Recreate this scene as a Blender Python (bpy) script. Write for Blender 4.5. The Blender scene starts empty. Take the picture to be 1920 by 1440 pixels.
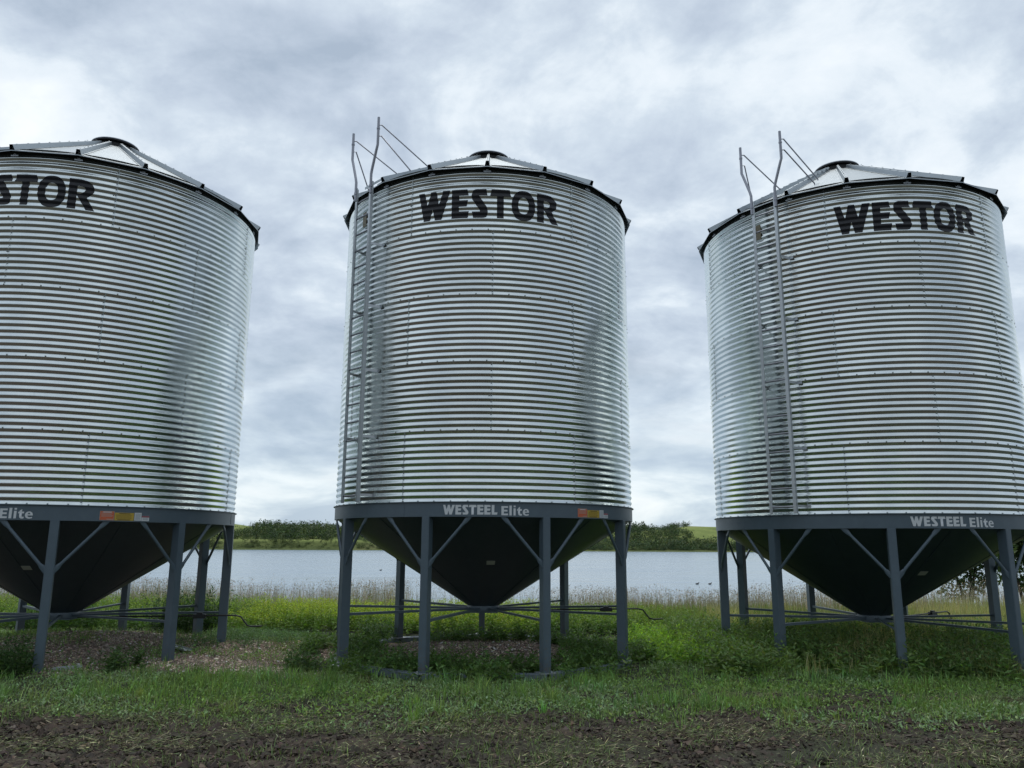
import bpy, bmesh, math, random
import numpy as np
from mathutils import Vector, Matrix
from mathutils.geometry import tessellate_polygon
R_ = math.radians
rng = np.random.default_rng(7)
S = bpy.context.scene
COL = S.collection

# ------------------------------------------------------------------ camera
CAM_Z = 1.916
cd = bpy.data.cameras.new('camera'); cam = bpy.data.objects.new('camera', cd); COL.objects.link(cam)
cd.sensor_fit = 'HORIZONTAL'; cd.sensor_width = 36.0; cd.lens = 36.0*1469.6/1920.0
cd.clip_start = 0.1; cd.clip_end = 20000
cam.matrix_world = Matrix.Translation((0, 0, CAM_Z)) @ Matrix.Rotation(R_(90+11.513), 4, 'X') @ Matrix.Rotation(R_(0.287), 4, 'Z')
S.camera = cam

# ------------------------------------------------------------------ light
SUN_EL, SUN_AZ = 75.0, -10.0      # azimuth from +Y clockwise
sd = bpy.data.lights.new('sun', 'SUN'); sun = bpy.data.objects.new('sun', sd); COL.objects.link(sun)
sd.energy = 1.8; sd.angle = R_(40); sd.color = (1.0, 0.97, 0.92)
az = R_(SUN_AZ); el = R_(SUN_EL)
dvec = Vector((math.sin(az)*math.cos(el), math.cos(az)*math.cos(el), math.sin(el)))
sun.rotation_euler = dvec.to_track_quat('Z', 'Y').to_euler()
S.view_settings.view_transform = 'Standard'; S.view_settings.look = 'None'
S.view_settings.exposure = 0.14; S.view_settings.gamma = 1.0
S.cycles.max_bounces = 8; S.cycles.glossy_bounces = 5; S.cycles.diffuse_bounces = 3
S.cycles.transparent_max_bounces = 8

W = bpy.data.worlds.new('World'); S.world = W; W.use_nodes = True
nt = W.node_tree; nt.nodes.clear()
def N(t, typ, **kw):
    n = t.nodes.new(typ)
    for k, v in kw.items(): setattr(n, k, v)
    return n
def mathn(t, op, a, b=None, clamp=False):
    n = N(t, 'ShaderNodeMath', operation=op, use_clamp=clamp)
    for i, v in enumerate((a, b)):
        if v is None: continue
        if isinstance(v, (int, float)): n.inputs[i].default_value = v
        else: t.links.new(v, n.inputs[i])
    return n.outputs[0]
def ramp(t, fac, stops):
    n = N(t, 'ShaderNodeValToRGB'); el_ = n.color_ramp.elements
    while len(el_) < len(stops): el_.new(0.5)
    for e, (p, c) in zip(el_, stops):
        e.position = p; e.color = (*c, 1) if len(c) == 3 else c
    t.links.new(fac, n.inputs[0]); return n.outputs[0]
def mixc(t, fac, a, b, mode='MIX'):
    n = N(t, 'ShaderNodeMix', data_type='RGBA', blend_type=mode)
    for i, v in ((0, fac), (6, a), (7, b)):
        if isinstance(v, (int, float)): n.inputs[i].default_value = v
        elif isinstance(v, tuple): n.inputs[i].default_value = (*v, 1)
        else: t.links.new(v, n.inputs[i])
    return n.outputs[2]
def noise(t, vec, scale, detail=5, rough=0.55, dist=0.0, dim='3D'):
    n = N(t, 'ShaderNodeTexNoise', noise_dimensions=dim)
    n.inputs['Scale'].default_value = scale; n.inputs['Detail'].default_value = detail
    n.inputs['Roughness'].default_value = rough; n.inputs['Distortion'].default_value = dist
    if vec is not None: t.links.new(vec, n.inputs['Vector'])
    return n.outputs['Fac']

sky = N(nt, 'ShaderNodeTexSky', sky_type='NISHITA', sun_disc=False)
sky.sun_elevation = el; sky.sun_rotation = az
tc = N(nt, 'ShaderNodeTexCoord'); sep = N(nt, 'ShaderNodeSeparateXYZ')
nt.links.new(tc.outputs['Generated'], sep.inputs[0])
X, Y, Z = sep.outputs
zc = mathn(nt, 'ADD', mathn(nt, 'MAXIMUM', Z, 0.0), 0.30)
cmb = N(nt, 'ShaderNodeCombineXYZ')
nt.links.new(mathn(nt, 'DIVIDE', X, zc), cmb.inputs[0]); nt.links.new(mathn(nt, 'DIVIDE', Y, zc), cmb.inputs[1])
cmb.inputs[2].default_value = 3.7
V = cmb.outputs[0]
big = noise(nt, V, 1.25, 4, 0.5, 0.3)
med = noise(nt, V, 3.3, 6, 0.55, 0.5)
fin = noise(nt, V, 9.0, 7, 0.6, 0.2)
cl = mathn(nt, 'ADD', mathn(nt, 'MULTIPLY', big, 0.36), mathn(nt, 'ADD', mathn(nt, 'MULTIPLY', med, 0.42), mathn(nt, 'MULTIPLY', fin, 0.22)))
K = 10.0
def kc(r, g, b): return (r*K, g*K, b*K)
cloud = ramp(nt, cl, [(0.40, (0.37, 0.445, 0.54)), (0.475, (0.50, 0.575, 0.67)), (0.525, (0.60, 0.68, 0.76)), (0.57, (0.74, 0.81, 0.865)), (0.67, (0.90, 0.94, 0.965))])
# low band near the horizon: brighter, a little cream, with flatter grey cloud streaks
cmb2 = N(nt, 'ShaderNodeCombineXYZ')
nt.links.new(mathn(nt, 'MULTIPLY', X, 5.0), cmb2.inputs[0]); nt.links.new(mathn(nt, 'MULTIPLY', Y, 5.0), cmb2.inputs[1]); nt.links.new(mathn(nt, 'MULTIPLY', Z, 15.0), cmb2.inputs[2])
st = noise(nt, cmb2.outputs[0], 1.0, 6, 0.55, 0.3)
low = ramp(nt, st, [(0.38, (0.42, 0.52, 0.63)), (0.47, (0.58, 0.68, 0.76)), (0.55, (0.76, 0.84, 0.88)), (0.66, (0.90, 0.94, 0.95))])
lowf = ramp(nt, Z, [(0.0, (1, 1, 1)), (0.05, (0.9, 0.9, 0.9)), (0.26, (0, 0, 0))])
allc = mixc(nt, lowf, cloud, low)
allk = mixc(nt, 1.0, allc, (K, K, K), 'MULTIPLY')
fincol = mixc(nt, 0.90, sky.outputs[0], allk)
# sky brightest ahead, dimmed behind the camera so the bin walls reflect darker
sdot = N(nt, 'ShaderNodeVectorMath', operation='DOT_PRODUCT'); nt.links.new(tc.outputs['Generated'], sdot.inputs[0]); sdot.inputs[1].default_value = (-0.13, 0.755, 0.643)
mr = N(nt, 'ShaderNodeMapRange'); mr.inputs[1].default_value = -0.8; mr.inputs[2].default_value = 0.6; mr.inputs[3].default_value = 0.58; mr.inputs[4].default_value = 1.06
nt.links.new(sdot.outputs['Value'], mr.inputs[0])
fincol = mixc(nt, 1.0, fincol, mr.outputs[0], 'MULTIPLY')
bg = N(nt, 'ShaderNodeBackground'); bg.inputs[1].default_value = 0.1
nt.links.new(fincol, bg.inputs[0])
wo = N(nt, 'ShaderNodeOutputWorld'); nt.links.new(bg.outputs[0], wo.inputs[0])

# ------------------------------------------------------------------ helpers
def link(o, parent=None):
    COL.objects.link(o)
    if parent is not None: o.parent = parent
    return o
def tag(o, label=None, cat=None, group=None, kind=None):
    for k, v in (('label', label), ('category', cat), ('group', group), ('kind', kind)):
        if v: o[k] = v
    return o
def empty(name, loc, rz=0.0):
    o = bpy.data.objects.new(name, None); o.location = loc; o.rotation_euler = (0, 0, rz); o.empty_display_size = 0.3
    return link(o)
class MB:
    def __init__(s): s.v = []; s.f = []
    def add(s, verts, faces):
        b = len(s.v); s.v += [tuple(v) for v in verts]; s.f += [tuple(i+b for i in f) for f in faces]; return s
    def frame(s, p, ax, ay, az_, hx, hy, hz, taper=1.0):
        """box centred on p with half sizes along three unit axes"""
        p = Vector(p); vs = []
        for k in (-1, 1):
            t = taper if k == 1 else 1.0
            for i, j in ((-1, -1), (1, -1), (1, 1), (-1, 1)):
                vs.append(p+Vector(ax)*hx*i*t+Vector(ay)*hy*j*t+Vector(az_)*hz*k)
        return s.add(vs, [(3, 2, 1, 0), (4, 5, 6, 7), (0, 1, 5, 4), (1, 2, 6, 5), (2, 3, 7, 6), (3, 0, 4, 7)])
    def bar(s, a, b, w, h, up=(0, 0, 1)):
        a = Vector(a); b = Vector(b); d = (b-a); L = d.length; d.normalize()
        sx = d.cross(Vector(up))
        if sx.length < 1e-4: sx = d.cross(Vector((1, 0, 0)))
        sx.normalize(); sy = d.cross(sx).normalized()
        return s.frame((a+b)/2, sx, sy, d, w/2, h/2, L/2)
    def tube(s, pts, r, n=8, cap=True, radii=None):
        pts = [Vector(p) for p in pts]; rings = []
        up = Vector((0, 0, 1))
        prev = None
        for i, p in enumerate(pts):
            d = (pts[min(i+1, len(pts)-1)]-pts[max(i-1, 0)]).normalized()
            if prev is None:
                a = d.cross(up)
                if a.length < 1e-3: a = d.cross(Vector((1, 0, 0)))
            else:
                a = prev-d*prev.dot(d)
            a.normalize(); prev = a; b = d.cross(a)
            rr = radii[i] if radii else r
            rx, ry = rr if isinstance(rr, tuple) else (rr, rr)
            rings.append([p+a*math.cos(t)*rx+b*math.sin(t)*ry for t in [2*math.pi*k/n for k in range(n)]])
        vs = [v for rg in rings for v in rg]; fs = []
        for i in range(len(pts)-1):
            for k in range(n):
                fs.append((i*n+k, i*n+(k+1) % n, (i+1)*n+(k+1) % n, (i+1)*n+k))
        if cap: fs.append(tuple(range(n))[::-1]); fs.append(tuple((len(pts)-1)*n+k for k in range(n)))
        return s.add(vs, fs)
    def lathe(s, prof, n=96, a0=0, a1=360):
        full = (a1-a0) >= 360; m = n if full else n+1
        vs = []; fs = []
        for r, z in prof:
            for k in range(m):
                t = R_(a0+(a1-a0)*k/n); vs.append((r*math.sin(t), -r*math.cos(t), z))
        for i in range(len(prof)-1):
            for k in range(n):
                k2 = (k+1) % m
                fs.append((i*m+k, i*m+k2, (i+1)*m+k2, (i+1)*m+k))
        return s.add(vs, fs)
    def build(s, name, mat, parent=None, smooth=None, bevel=0.0):
        me = bpy.data.meshes.new(name); me.from_pydata(s.v, [], s.f); me.materials.append(mat)
        bm = bmesh.new(); bm.from_mesh(me); bmesh.ops.recalc_face_normals(bm, faces=bm.faces); bm.to_mesh(me); bm.free()
        if smooth is not None:
            me.shade_smooth() if smooth == 'all' else me.set_sharp_from_angle(angle=R_(smooth))
            if smooth != 'all': me.polygons.foreach_set('use_smooth', [True]*len(me.polygons)); me.set_sharp_from_angle(angle=R_(smooth))
        o = bpy.data.objects.new(name, me); link(o, parent)
        if bevel: 
            m = o.modifiers.new('b', 'BEVEL'); m.width = bevel; m.segments = 2; m.limit_method = 'ANGLE'; m.angle_limit = R_(40)
        return o
def pol(r, deg, z): return Vector((r*math.sin(R_(deg)), -r*math.cos(R_(deg)), z))

def np_mesh(name, verts, quads=None, tris=None, col=None, mat=None, smooth=False, extra=None):
    """fast mesh from numpy arrays; col = per vertex rgb"""
    me = bpy.data.meshes.new(name); nv = len(verts)
    nq = 0 if quads is None else len(quads); ntx = 0 if tris is None else len(tris)
    me.vertices.add(nv); me.vertices.foreach_set('co', np.asarray(verts, np.float32).ravel())
    idx = []; st_ = []; tot = []
    if nq: idx.append(np.asarray(quads).ravel()); st_.append(np.arange(nq)*4); tot.append(np.full(nq, 4))
    if ntx: idx.append(np.asarray(tris).ravel()); st_.append(np.arange(ntx)*3+nq*4); tot.append(np.full(ntx, 3))
    idx = np.concatenate(idx).astype(np.int32); st_ = np.concatenate(st_).astype(np.int32)
    me.loops.add(len(idx)); me.loops.foreach_set('vertex_index', idx)
    me.polygons.add(nq+ntx); me.polygons.foreach_set('loop_start', st_)
    me.polygons.foreach_set('use_smooth', np.full(nq+ntx, smooth, bool))
    if col is not None:
        a = me.color_attributes.new('Col', 'FLOAT_COLOR', 'POINT')
        c = np.ones((nv, 4), np.float32); c[:, :3] = col; a.data.foreach_set('color', c.ravel())
    if extra is not None:
        for k, arr in extra.items():
            a = me.attributes.new(k, 'FLOAT', 'POINT'); a.data.foreach_set('value', np.asarray(arr, np.float32))
    me.update(calc_edges=True); me.validate()
    if mat: me.materials.append(mat)
    return bpy.data.objects.new(name, me)

# value noise in numpy
_perm = np.random.default_rng(3).random((256, 256))
def vnoise(x, y, s=1.0, ox=0.0):
    x = np.asarray(x)*s+ox+1000.3; y = np.asarray(y)*s+ox*1.7+1000.7
    xi = np.floor(x).astype(int); yi = np.floor(y).astype(int); fx = x-xi; fy = y-yi
    fx = fx*fx*(3-2*fx); fy = fy*fy*(3-2*fy); p = lambda a, b: _perm[a % 256, b % 256]
    return (p(xi, yi)*(1-fx)+p(xi+1, yi)*fx)*(1-fy)+(p(xi, yi+1)*(1-fx)+p(xi+1, yi+1)*fx)*fy
def fbm(x, y, s=1.0, o=4, ox=0.0):
    t = 0; a = 1; n = 0
    for i in range(o): t = t+a*vnoise(x, y, s*2**i, ox+i*13.1); n += a; a *= .5
    return t/n
def sstep(a, b, x):
    t = np.clip((np.asarray(x, float)-a)/(b-a), 0, 1); return t*t*(3-2*t)

# ------------------------------------------------------------------ materials
def newmat(name):
    m = bpy.data.materials.new(name); m.use_nodes = True
    return m, m.node_tree, m.node_tree.nodes['Principled BSDF']
def bump(t, p, h, strength=0.3, dist=0.01):
    b = N(t, 'ShaderNodeBump'); b.inputs['Strength'].default_value = strength; b.inputs['Distance'].default_value = dist
    t.links.new(h, b.inputs['Height']); t.links.new(b.outputs[0], p.inputs['Normal'])
def obj_coord(t, shift=False):
    o = N(t, 'ShaderNodeTexCoord').outputs['Object']
    if not shift: return o
    a = N(t, 'ShaderNodeVectorMath', operation='ADD'); t.links.new(o, a.inputs[0])     # each bin gets its own wear
    sc = N(t, 'ShaderNodeVectorMath', operation='SCALE'); sc.inputs['Scale'].default_value = 1.37
    t.links.new(N(t, 'ShaderNodeObjectInfo').outputs['Location'], sc.inputs[0]); t.links.new(sc.outputs[0], a.inputs[1])
    return a.outputs[0]

def mat_galv(name, base=(0.60, 0.64, 0.66), rough=0.30, spangle=45.0, tone=False, streak=True):
    m, t, p = newmat(name); oc = obj_coord(t, True)
    vor = N(t, 'ShaderNodeTexVoronoi'); vor.inputs['Scale'].default_value = spangle; t.links.new(oc, vor.inputs['Vector'])
    sp = N(t, 'ShaderNodeSeparateColor'); t.links.new(vor.outputs['Color'], sp.inputs[0])
    n1 = noise(t, oc, 2.3, 5, 0.6); n2 = noise(t, oc, 14.0, 4, 0.65)
    v = mathn(t, 'ADD', 0.76, mathn(t, 'ADD', mathn(t, 'MULTIPLY', sp.outputs[0], 0.06), mathn(t, 'ADD', mathn(t, 'MULTIPLY', n1, 0.22), mathn(t, 'MULTIPLY', n2, 0.10))))
    if tone:
        at = N(t, 'ShaderNodeAttribute', attribute_name='tone')
        v = mathn(t, 'MULTIPLY', v, at.outputs['Fac'])
    col = mixc(t, 1.0, base, v, 'MULTIPLY')
    if streak:   # scuffs and dull marks on the zinc, stretched up and down
        mp = N(t, 'ShaderNodeMapping'); mp.inputs['Scale'].default_value = (9, 9, 2.2); t.links.new(oc, mp.inputs[0])
        s = noise(t, mp.outputs[0], 2.0, 8, 0.72, 0.8)
        sm = ramp(t, s, [(0.60, (0, 0, 0)), (0.72, (1, 1, 1))])
        reg = ramp(t, noise(t, oc, 0.55, 2, 0.5), [(0.45, (0, 0, 0)), (0.66, (1, 1, 1))])
        f = mathn(t, 'MULTIPLY', mathn(t, 'MULTIPLY', sm, reg), 0.55)
        col = mixc(t, f, col, (0.30, 0.32, 0.34))
    t.links.new(col, p.inputs['Base Color']); p.inputs['Metallic'].default_value = 1.0
    r = mathn(t, 'ADD', rough-0.05, mathn(t, 'MULTIPLY', n2, 0.12)); t.links.new(r, p.inputs['Roughness'])
    return m
M = {}
M['wall'] = mat_galv('galvanised_wall', (0.76, 0.815, 0.815), 0.19, 60.0, tone=True)
M['roof'] = mat_galv('galvanised_roof', (0.36, 0.40, 0.42), 0.36, 40.0)
M['galv'] = mat_galv('galvanised_ladder', (0.52, 0.55, 0.57), 0.38, 80.0, streak=False)
M['gpipe'] = mat_galv('grey_pipe', (0.36, 0.37, 0.41), 0.45, 80.0, streak=False)
M['bolt'] = mat_galv('bolt_zinc', (0.30, 0.31, 0.32), 0.45, 90.0, streak=False)

def mat_paint(name, base, rough=0.42, var=0.12, dust=0.25, mud=False):
    m, t, p = newmat(name); oc = obj_coord(t, True); oz = obj_coord(t)
    n1 = noise(t, oc, 3.0, 5, 0.6); n2 = noise(t, oc, 40, 3, 0.6)
    v = mathn(t, 'ADD', 1-var/2, mathn(t, 'MULTIPLY', n1, var))
    c = mixc(t, 1.0, base, v, 'MULTIPLY')
    d = ramp(t, noise(t, oc, 6.0, 7, 0.7), [(0.5, (0, 0, 0)), (0.75, (1, 1, 1))])
    c = mixc(t, mathn(t, 'MULTIPLY', d, dust), c, tuple(x*1.3+0.03 for x in base))
    if mud:      # dried mud spatter low on the steel
        sz = N(t, 'ShaderNodeSeparateXYZ'); t.links.new(oz, sz.inputs[0])
        hz = N(t, 'ShaderNodeMapRange'); hz.inputs[1].default_value = 0.75; hz.inputs[2].default_value = 0.0; t.links.new(sz.outputs[2], hz.inputs[0])
        sp = mathn(t, 'GREATER_THAN', mathn(t, 'ADD', noise(t, oc, 28, 6, 0.75), mathn(t, 'MULTIPLY', hz.outputs[0], 0.16)), 0.67)
        c = mixc(t, mathn(t, 'MULTIPLY', sp, 0.6), c, (0.13, 0.11, 0.085))
    t.links.new(c, p.inputs['Base Color'])
    t.links.new(mathn(t, 'ADD', rough-0.06, mathn(t, 'MULTIPLY', n2, 0.14)), p.inputs['Roughness'])
    return m
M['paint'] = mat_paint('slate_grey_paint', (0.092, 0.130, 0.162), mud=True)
M['cone'] = mat_paint('slate_grey_paint_shaded', (0.036, 0.054, 0.066), 0.38)  # same paint as the legs, darkened for the shade on the downward face
M['skid'] = mat_paint('pale_weathered_channel', (0.15, 0.185, 0.225), 0.5, 0.25, 0.5)
M['dark'] = mat_paint('eave_shade_black', (0.022, 0.030, 0.028), 0.6)  # near black, stands in for the shade in the eave gap
M['black'] = mat_paint('black_steel', (0.012, 0.013, 0.015), 0.45)
M['ink'] = mat_paint('black_letter_film', (0.006, 0.007, 0.012), 0.45, 0.1, 0.05)
M['white'] = mat_paint('white_letter_film', (0.68, 0.71, 0.73), 0.5, 0.1, 0.02)
M['orange'] = mat_paint('orange_sticker', (0.66, 0.12, 0.035), 0.5, 0.1, 0.02)
M['yellow'] = mat_paint('yellow_sticker', (0.56, 0.38, 0.045), 0.5, 0.1, 0.02)
M['cream'] = mat_paint('pale_sticker', (0.42, 0.43, 0.38), 0.5, 0.1, 0.02)
M['red'] = mat_paint('red_sticker_strip', (0.30, 0.06, 0.08), 0.5, 0.1, 0.02)
M['tan'] = mat_paint('tan_tag', (0.20, 0.18, 0.12), 0.6, 0.3, 0.2)
M['plate'] = mat_galv('weathered_plate', (0.55, 0.58, 0.62), 0.5, 30.0)

def mat_leaf(name, trans=0.35, rough=0.55, hue=0.0):
    m, t, p = newmat(name)
    at = N(t, 'ShaderNodeAttribute', attribute_name='Col')
    g = N(t, 'ShaderNodeNewGeometry')
    t.links.new(at.outputs['Color'], p.inputs['Base Color']); p.inputs['Roughness'].default_value = rough
    p.inputs['Specular IOR Level'].default_value = 0.35
    tr = N(t, 'ShaderNodeBsdfTranslucent')
    c2 = mixc(t, 1.0, at.outputs['Color'], (1.15, 1.15, 0.6), 'MULTIPLY'); t.links.new(c2, tr.inputs[0])
    mx = N(t, 'ShaderNodeMixShader'); mx.inputs[0].default_value = trans
    t.links.new(p.outputs[0], mx.inputs[1]); t.links.new(tr.outputs[0], mx.inputs[2])
    t.links.new(mx.outputs[0], t.nodes['Material Output'].inputs[0])
    return m
M['leaf'] = mat_leaf('leaves', 0.42); M['straw'] = mat_leaf('dry_stems', 0.2, 0.7); M['wood'] = mat_leaf('far_tree_leaves', 0.25, 0.7)

# ------------------------------------------------------------------ ground
BINS = [(-7.903, 14.336, -0.10, -1.0, 4.1), (-0.507, 14.991, 0.0, 2.1, 2.6), (6.721, 15.062, -0.14, -0.6, 3.25)]
def gheight(x, y):
    x = np.asarray(x, float); y = np.asarray(y, float)
    z = 0.022*np.clip(12.0-y, -2, 12.5)
    z = z+0.10*(fbm(x, y, 0.25, 3, 5)-0.5)
    for i, (bx, by, dz, _, _) in enumerate(BINS):
        d = np.hypot(x-bx, y-by)
        z = z*(1-0.8*np.exp(-(d/3.9)**6)) + ((0.07, -0.10, -0.03)[i])*np.exp(-(d/3.9)**6)
        if i < 2:   # gravel heap under the hopper
            d2 = np.hypot(x-bx, (y-by-0.3)); z = z+0.20*np.exp(-(d2/1.7)**4)
    # gravel heap between left and middle bins
    z = z+0.16*np.exp(-(((x+3.9)/1.7)**2+((y-15.2)/1.0)**2))
    # bank falling to the lake
    shore = 24.5+1.5*(fbm(x, 0*x, 0.08, 3, 9)-0.5)+0.55*np.clip(x-8, 0, 40)
    z = z-4.2*sstep(0, 14, y-shore)-0.25*sstep(-4, 0, y-shore)
    return z
def soil_mask(x, y):
    # how much bare dark soil (1) against growth (0)
    n = fbm(x, y, 0.9, 4, 31); n2 = fbm(x, y*2.2, 0.45, 3, 77)
    edge = 9.05+1.8*(n2-0.5)-0.035*x+0.6*np.sin(x*0.35+1.0)*0.5
    a = 1-sstep(-0.7, 0.7, y-edge+1.5*(fbm(x, y, 1.7, 3, 41)-.5))
    strip = np.exp(-((y-(10.35-0.07*(x-4)))/0.28)**2)*sstep(0.5, 3.0, x)*1.0
    gr = np.clip(sstep(0.52, 0.62, n)*0.75*sstep(6.0, 8.0, y)+sstep(.46, .58, fbm(x, y*1.5, .9, 3, 13))*sstep(.5, 2.5, x)*.95, 0, 1)
    out = np.clip(np.maximum(a*(1-gr*0.8), strip*sstep(0.35, 0.5, n)), 0, 1)
    return out*(0.55+0.45*sstep(1.0, 4.5, y))
def gravel_mask(x, y):
    g = np.zeros_like(np.asarray(x, float)); n = fbm(x, y, 0.8, 4, 55)
    for i, (bx, by, dz, _, _) in enumerate(BINS[:2]):
        d = np.hypot((x-bx)*(0.72 if i == 0 else 1.0), (y-by)*(1.0 if i == 0 else 1.0))
        lim = 3.1 if i == 0 else 2.35
        g = np.maximum(g, 1-sstep(lim-0.25, lim+0.25, d+1.3*(n-0.5)))
    # spill between the bins
    d = np.hypot((x+4.3)/2.0, (y-12.75)/0.75); g = np.maximum(g, 1-sstep(0.75, 1.05, d+1.1*(n-0.5)))
    d = np.hypot((x+3.55)/1.1, (y-15.4)/1.5); g = np.maximum(g, 1-sstep(0.75, 1.05, d+0.9*(n-0.5)))
    d = np.hypot((x-4.0)/0.45, (y-12.7)/0.35); g = np.maximum(g, 1-sstep(0.7, 1.05, d+0.9*(n-0.5)))
    d = np.hypot((x-2.5)/0.9, (y-15.5)/0.8); g = np.maximum(g, 1-sstep(0.75, 1.05, d+0.9*(n-0.5)))
    return g*sstep(11.4, 12.0, y)*(1-sstep(17.2, 17.8, y))
def graded(lo, hi, flo, fhi, fine, grow=1.16):
    mid = list(np.arange(flo, fhi, fine)); r = fine; p = mid[-1]; out = []
    while p < hi: r *= grow; p += r; out.append(p)
    r = fine; p = flo; left = []
    while p > lo: r *= grow; p -= r; left.append(p)
    return np.array(left[::-1]+mid+out)
gx = graded(-900, 900, -12.5, 13.5, 0.045); gy = graded(-700, 520, 5.5, 18.5, 0.042)
GX, GY = np.meshgrid(gx, gy)
GZ = gheight(GX, GY)
sm = soil_mask(GX, GY); gm = gravel_mask(GX, GY)
near = sstep(-20, 4, GY)*(1-sstep(19, 24, GY))*(1-sstep(14, 18, np.abs(GX)))
clod = (fbm(GX, GY, 3.2, 3, 3)-0.5)*0.09+(vnoise(GX, GY, 9.0, 8)-0.5)*0.035
GZ = GZ+near*(sm*clod+(1-sm)*(fbm(GX, GY, 3.0, 3, 2)-0.5)*0.05+gm*(fbm(GX, GY, 16.0, 2, 21)-0.5)*0.035)
nx, ny = len(gx), len(gy)
I = np.arange(nx*ny).reshape(ny, nx)
quads = np.stack([I[:-1, :-1], I[:-1, 1:], I[1:, 1:], I[1:, :-1]], -1).reshape(-1, 4)
m, t, p = newmat('ground_soil'); oc = obj_coord(t)
aS = N(t, 'ShaderNodeAttribute', attribute_name='soil').outputs['Fac']; aG = N(t, 'ShaderNodeAttribute', attribute_name='gravel').outputs['Fac']
n_f = noise(t, oc, 22.0, 6, 0.7); n_m = noise(t, oc, 2.5, 5, 0.6)
soil = ramp(t, n_f, [(0.30, (0.022, 0.0165, 0.0125)), (0.55, (0.060, 0.046, 0.035)), (0.75, (0.11, 0.088, 0.068))])
soil = mixc(t, mathn(t, 'MULTIPLY', n_m, 0.35), soil, (0.11, 0.095, 0.075))
green = ramp(t, n_f, [(0.3, (0.020, 0.022, 0.016)), (0.6, (0.046, 0.054, 0.036)), (0.8, (0.070, 0.074, 0.052))])
vor = N(t, 'ShaderNodeTexVoronoi'); vor.inputs['Scale'].default_value = 42.0; t.links.new(oc, vor.inputs['Vector'])
vs = N(t, 'ShaderNodeSeparateColor'); t.links.new(vor.outputs['Color'], vs.inputs[0])
grav = ramp(t, vs.outputs[0], [(0.0, (0.11, 0.080, 0.062)), (0.45, (0.23, 0.175, 0.138)), (0.8, (0.35, 0.285, 0.23)), (1.0, (0.50, 0.45, 0.40))])
grav = mixc(t, mathn(t, 'MULTIPLY', ramp(t, noise(t, oc, 1.4, 4, 0.6), [(0.45, (0, 0, 0)), (0.6, (1, 1, 1))]), 0.6), grav, (0.12, 0.080, 0.060))
c = mixc(t, aS, green, soil); c = mixc(t, aG, c, grav)
t.links.new(c, p.inputs['Base Color']); p.inputs['Roughness'].default_value = 0.95; p.inputs['Specular IOR Level'].default_value = 0.2
bump(t, p, mathn(t, 'ADD', n_f, mathn(t, 'MULTIPLY', vor.outputs['Distance'], 0.6)), 0.9, 0.03)
g = np_mesh('ground', np.stack([GX, GY, GZ], -1).reshape(-1, 3), quads, mat=m, smooth=True, extra={'soil': sm.ravel(), 'gravel': gm.ravel()})
link(g); tag(g, kind='structure')

# water
m, t, p = newmat('lake_water'); oc = obj_coord(t)
p.inputs['Base Color'].default_value = (0.20, 0.27, 0.33, 1); p.inputs['Roughness'].default_value = 0.20; p.inputs['IOR'].default_value = 1.333
mp = N(t, 'ShaderNodeMapping'); mp.inputs['Scale'].default_value = (0.35, 1.0, 1.0); t.links.new(oc, mp.inputs[0])
w1 = noise(t, mp.outputs[0], 1.1, 5, 0.6); w2 = noise(t, mp.outputs[0], 0.12, 3, 0.5)
bump(t, p, mathn(t, 'ADD', w1, mathn(t, 'MULTIPLY', w2, 16.0)), 1.0, 0.07)
t.links.new(mathn(t, 'ADD', 0.08, mathn(t, 'MULTIPLY', noise(t, mp.outputs[0], 0.05, 5, 0.65), 0.24)), p.inputs['Roughness'])
WL = -3.0
o = np_mesh('lake_water', np.array([[-1500, 20, WL], [1500, 20, WL], [1500, 900, WL], [-1500, 900, WL]], float), np.array([[0, 1, 2, 3]]), mat=m); link(o); tag(o, kind='structure')
o.name = 'water'

# far hills
def far_top(px):      # skyline height (m) of the land along the far shore by photo column
    xs = [-200, 300, 345, 440, 500, 560, 600, 650, 700, 900, 1100, 1180, 1230, 1285, 1345, 1420, 1600, 2100]
    ys = [16, 16, 17, 17.5, 14, 13.5, 14.5, 11.5, 10.5, 10, 12, 13, 13.5, 17.0, 16.8, 16, 14, 12]
    return np.interp(px, xs, ys)
hx = np.linspace(-1100, 1300, 480); hy = np.concatenate([np.linspace(538, 760, 90), np.linspace(775, 2600, 40)])
HX, HY = np.meshgrid(hx, hy)
def hill_h(x, y):
    px = 960+1469.6*x/np.maximum(y, 1)
    sh = 546+6*(fbm(x, 0*x, 0.012, 3, 4)-0.5)
    t_ = y-sh
    bench = np.interp(px, [680, 760], [1.0, 0.0]); low = 1.0*sstep(0, 3, t_)+(1.6+4.6*bench)*sstep(3, 26, t_)
    top = far_top(px)
    h = WL-0.3+low+(top-WL+0.6-low)*sstep(30, 150, t_)
    h = h+2.0*(fbm(x, y, 0.012, 4, 14)-0.5)*sstep(20, 90, t_)
    return h-10*(1-sstep(-30, 0, t_))*0.5
HZ = hill_h(HX, HY)
ny, nx = HX.shape; I = np.arange(nx*ny).reshape(ny, nx)
quads = np.stack([I[:-1, :-1], I[:-1, 1:], I[1:, 1:], I[1:, :-1]], -1).reshape(-1, 4)
m, t, p = newmat('hill_grass'); oc = obj_coord(t)
c = ramp(t, noise(t, oc, 0.03, 7, 0.65), [(0.35, (0.120, 0.160, 0.050)), (0.5, (0.180, 0.225, 0.070)), (0.65, (0.23, 0.25, 0.095))])
fld = ramp(t, noise(t, oc, 0.5, 4, 0.7), [(0.3, (0.80, 0.80, 0.80)), (0.7, (1.12, 1.12, 1.12))])
c = mixc(t, 1.0, c, fld, 'MULTIPLY')
sz = N(t, 'ShaderNodeSeparateXYZ'); t.links.new(oc, sz.inputs[0])      # marsh growth on the low ground is darker than the pasture
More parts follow.
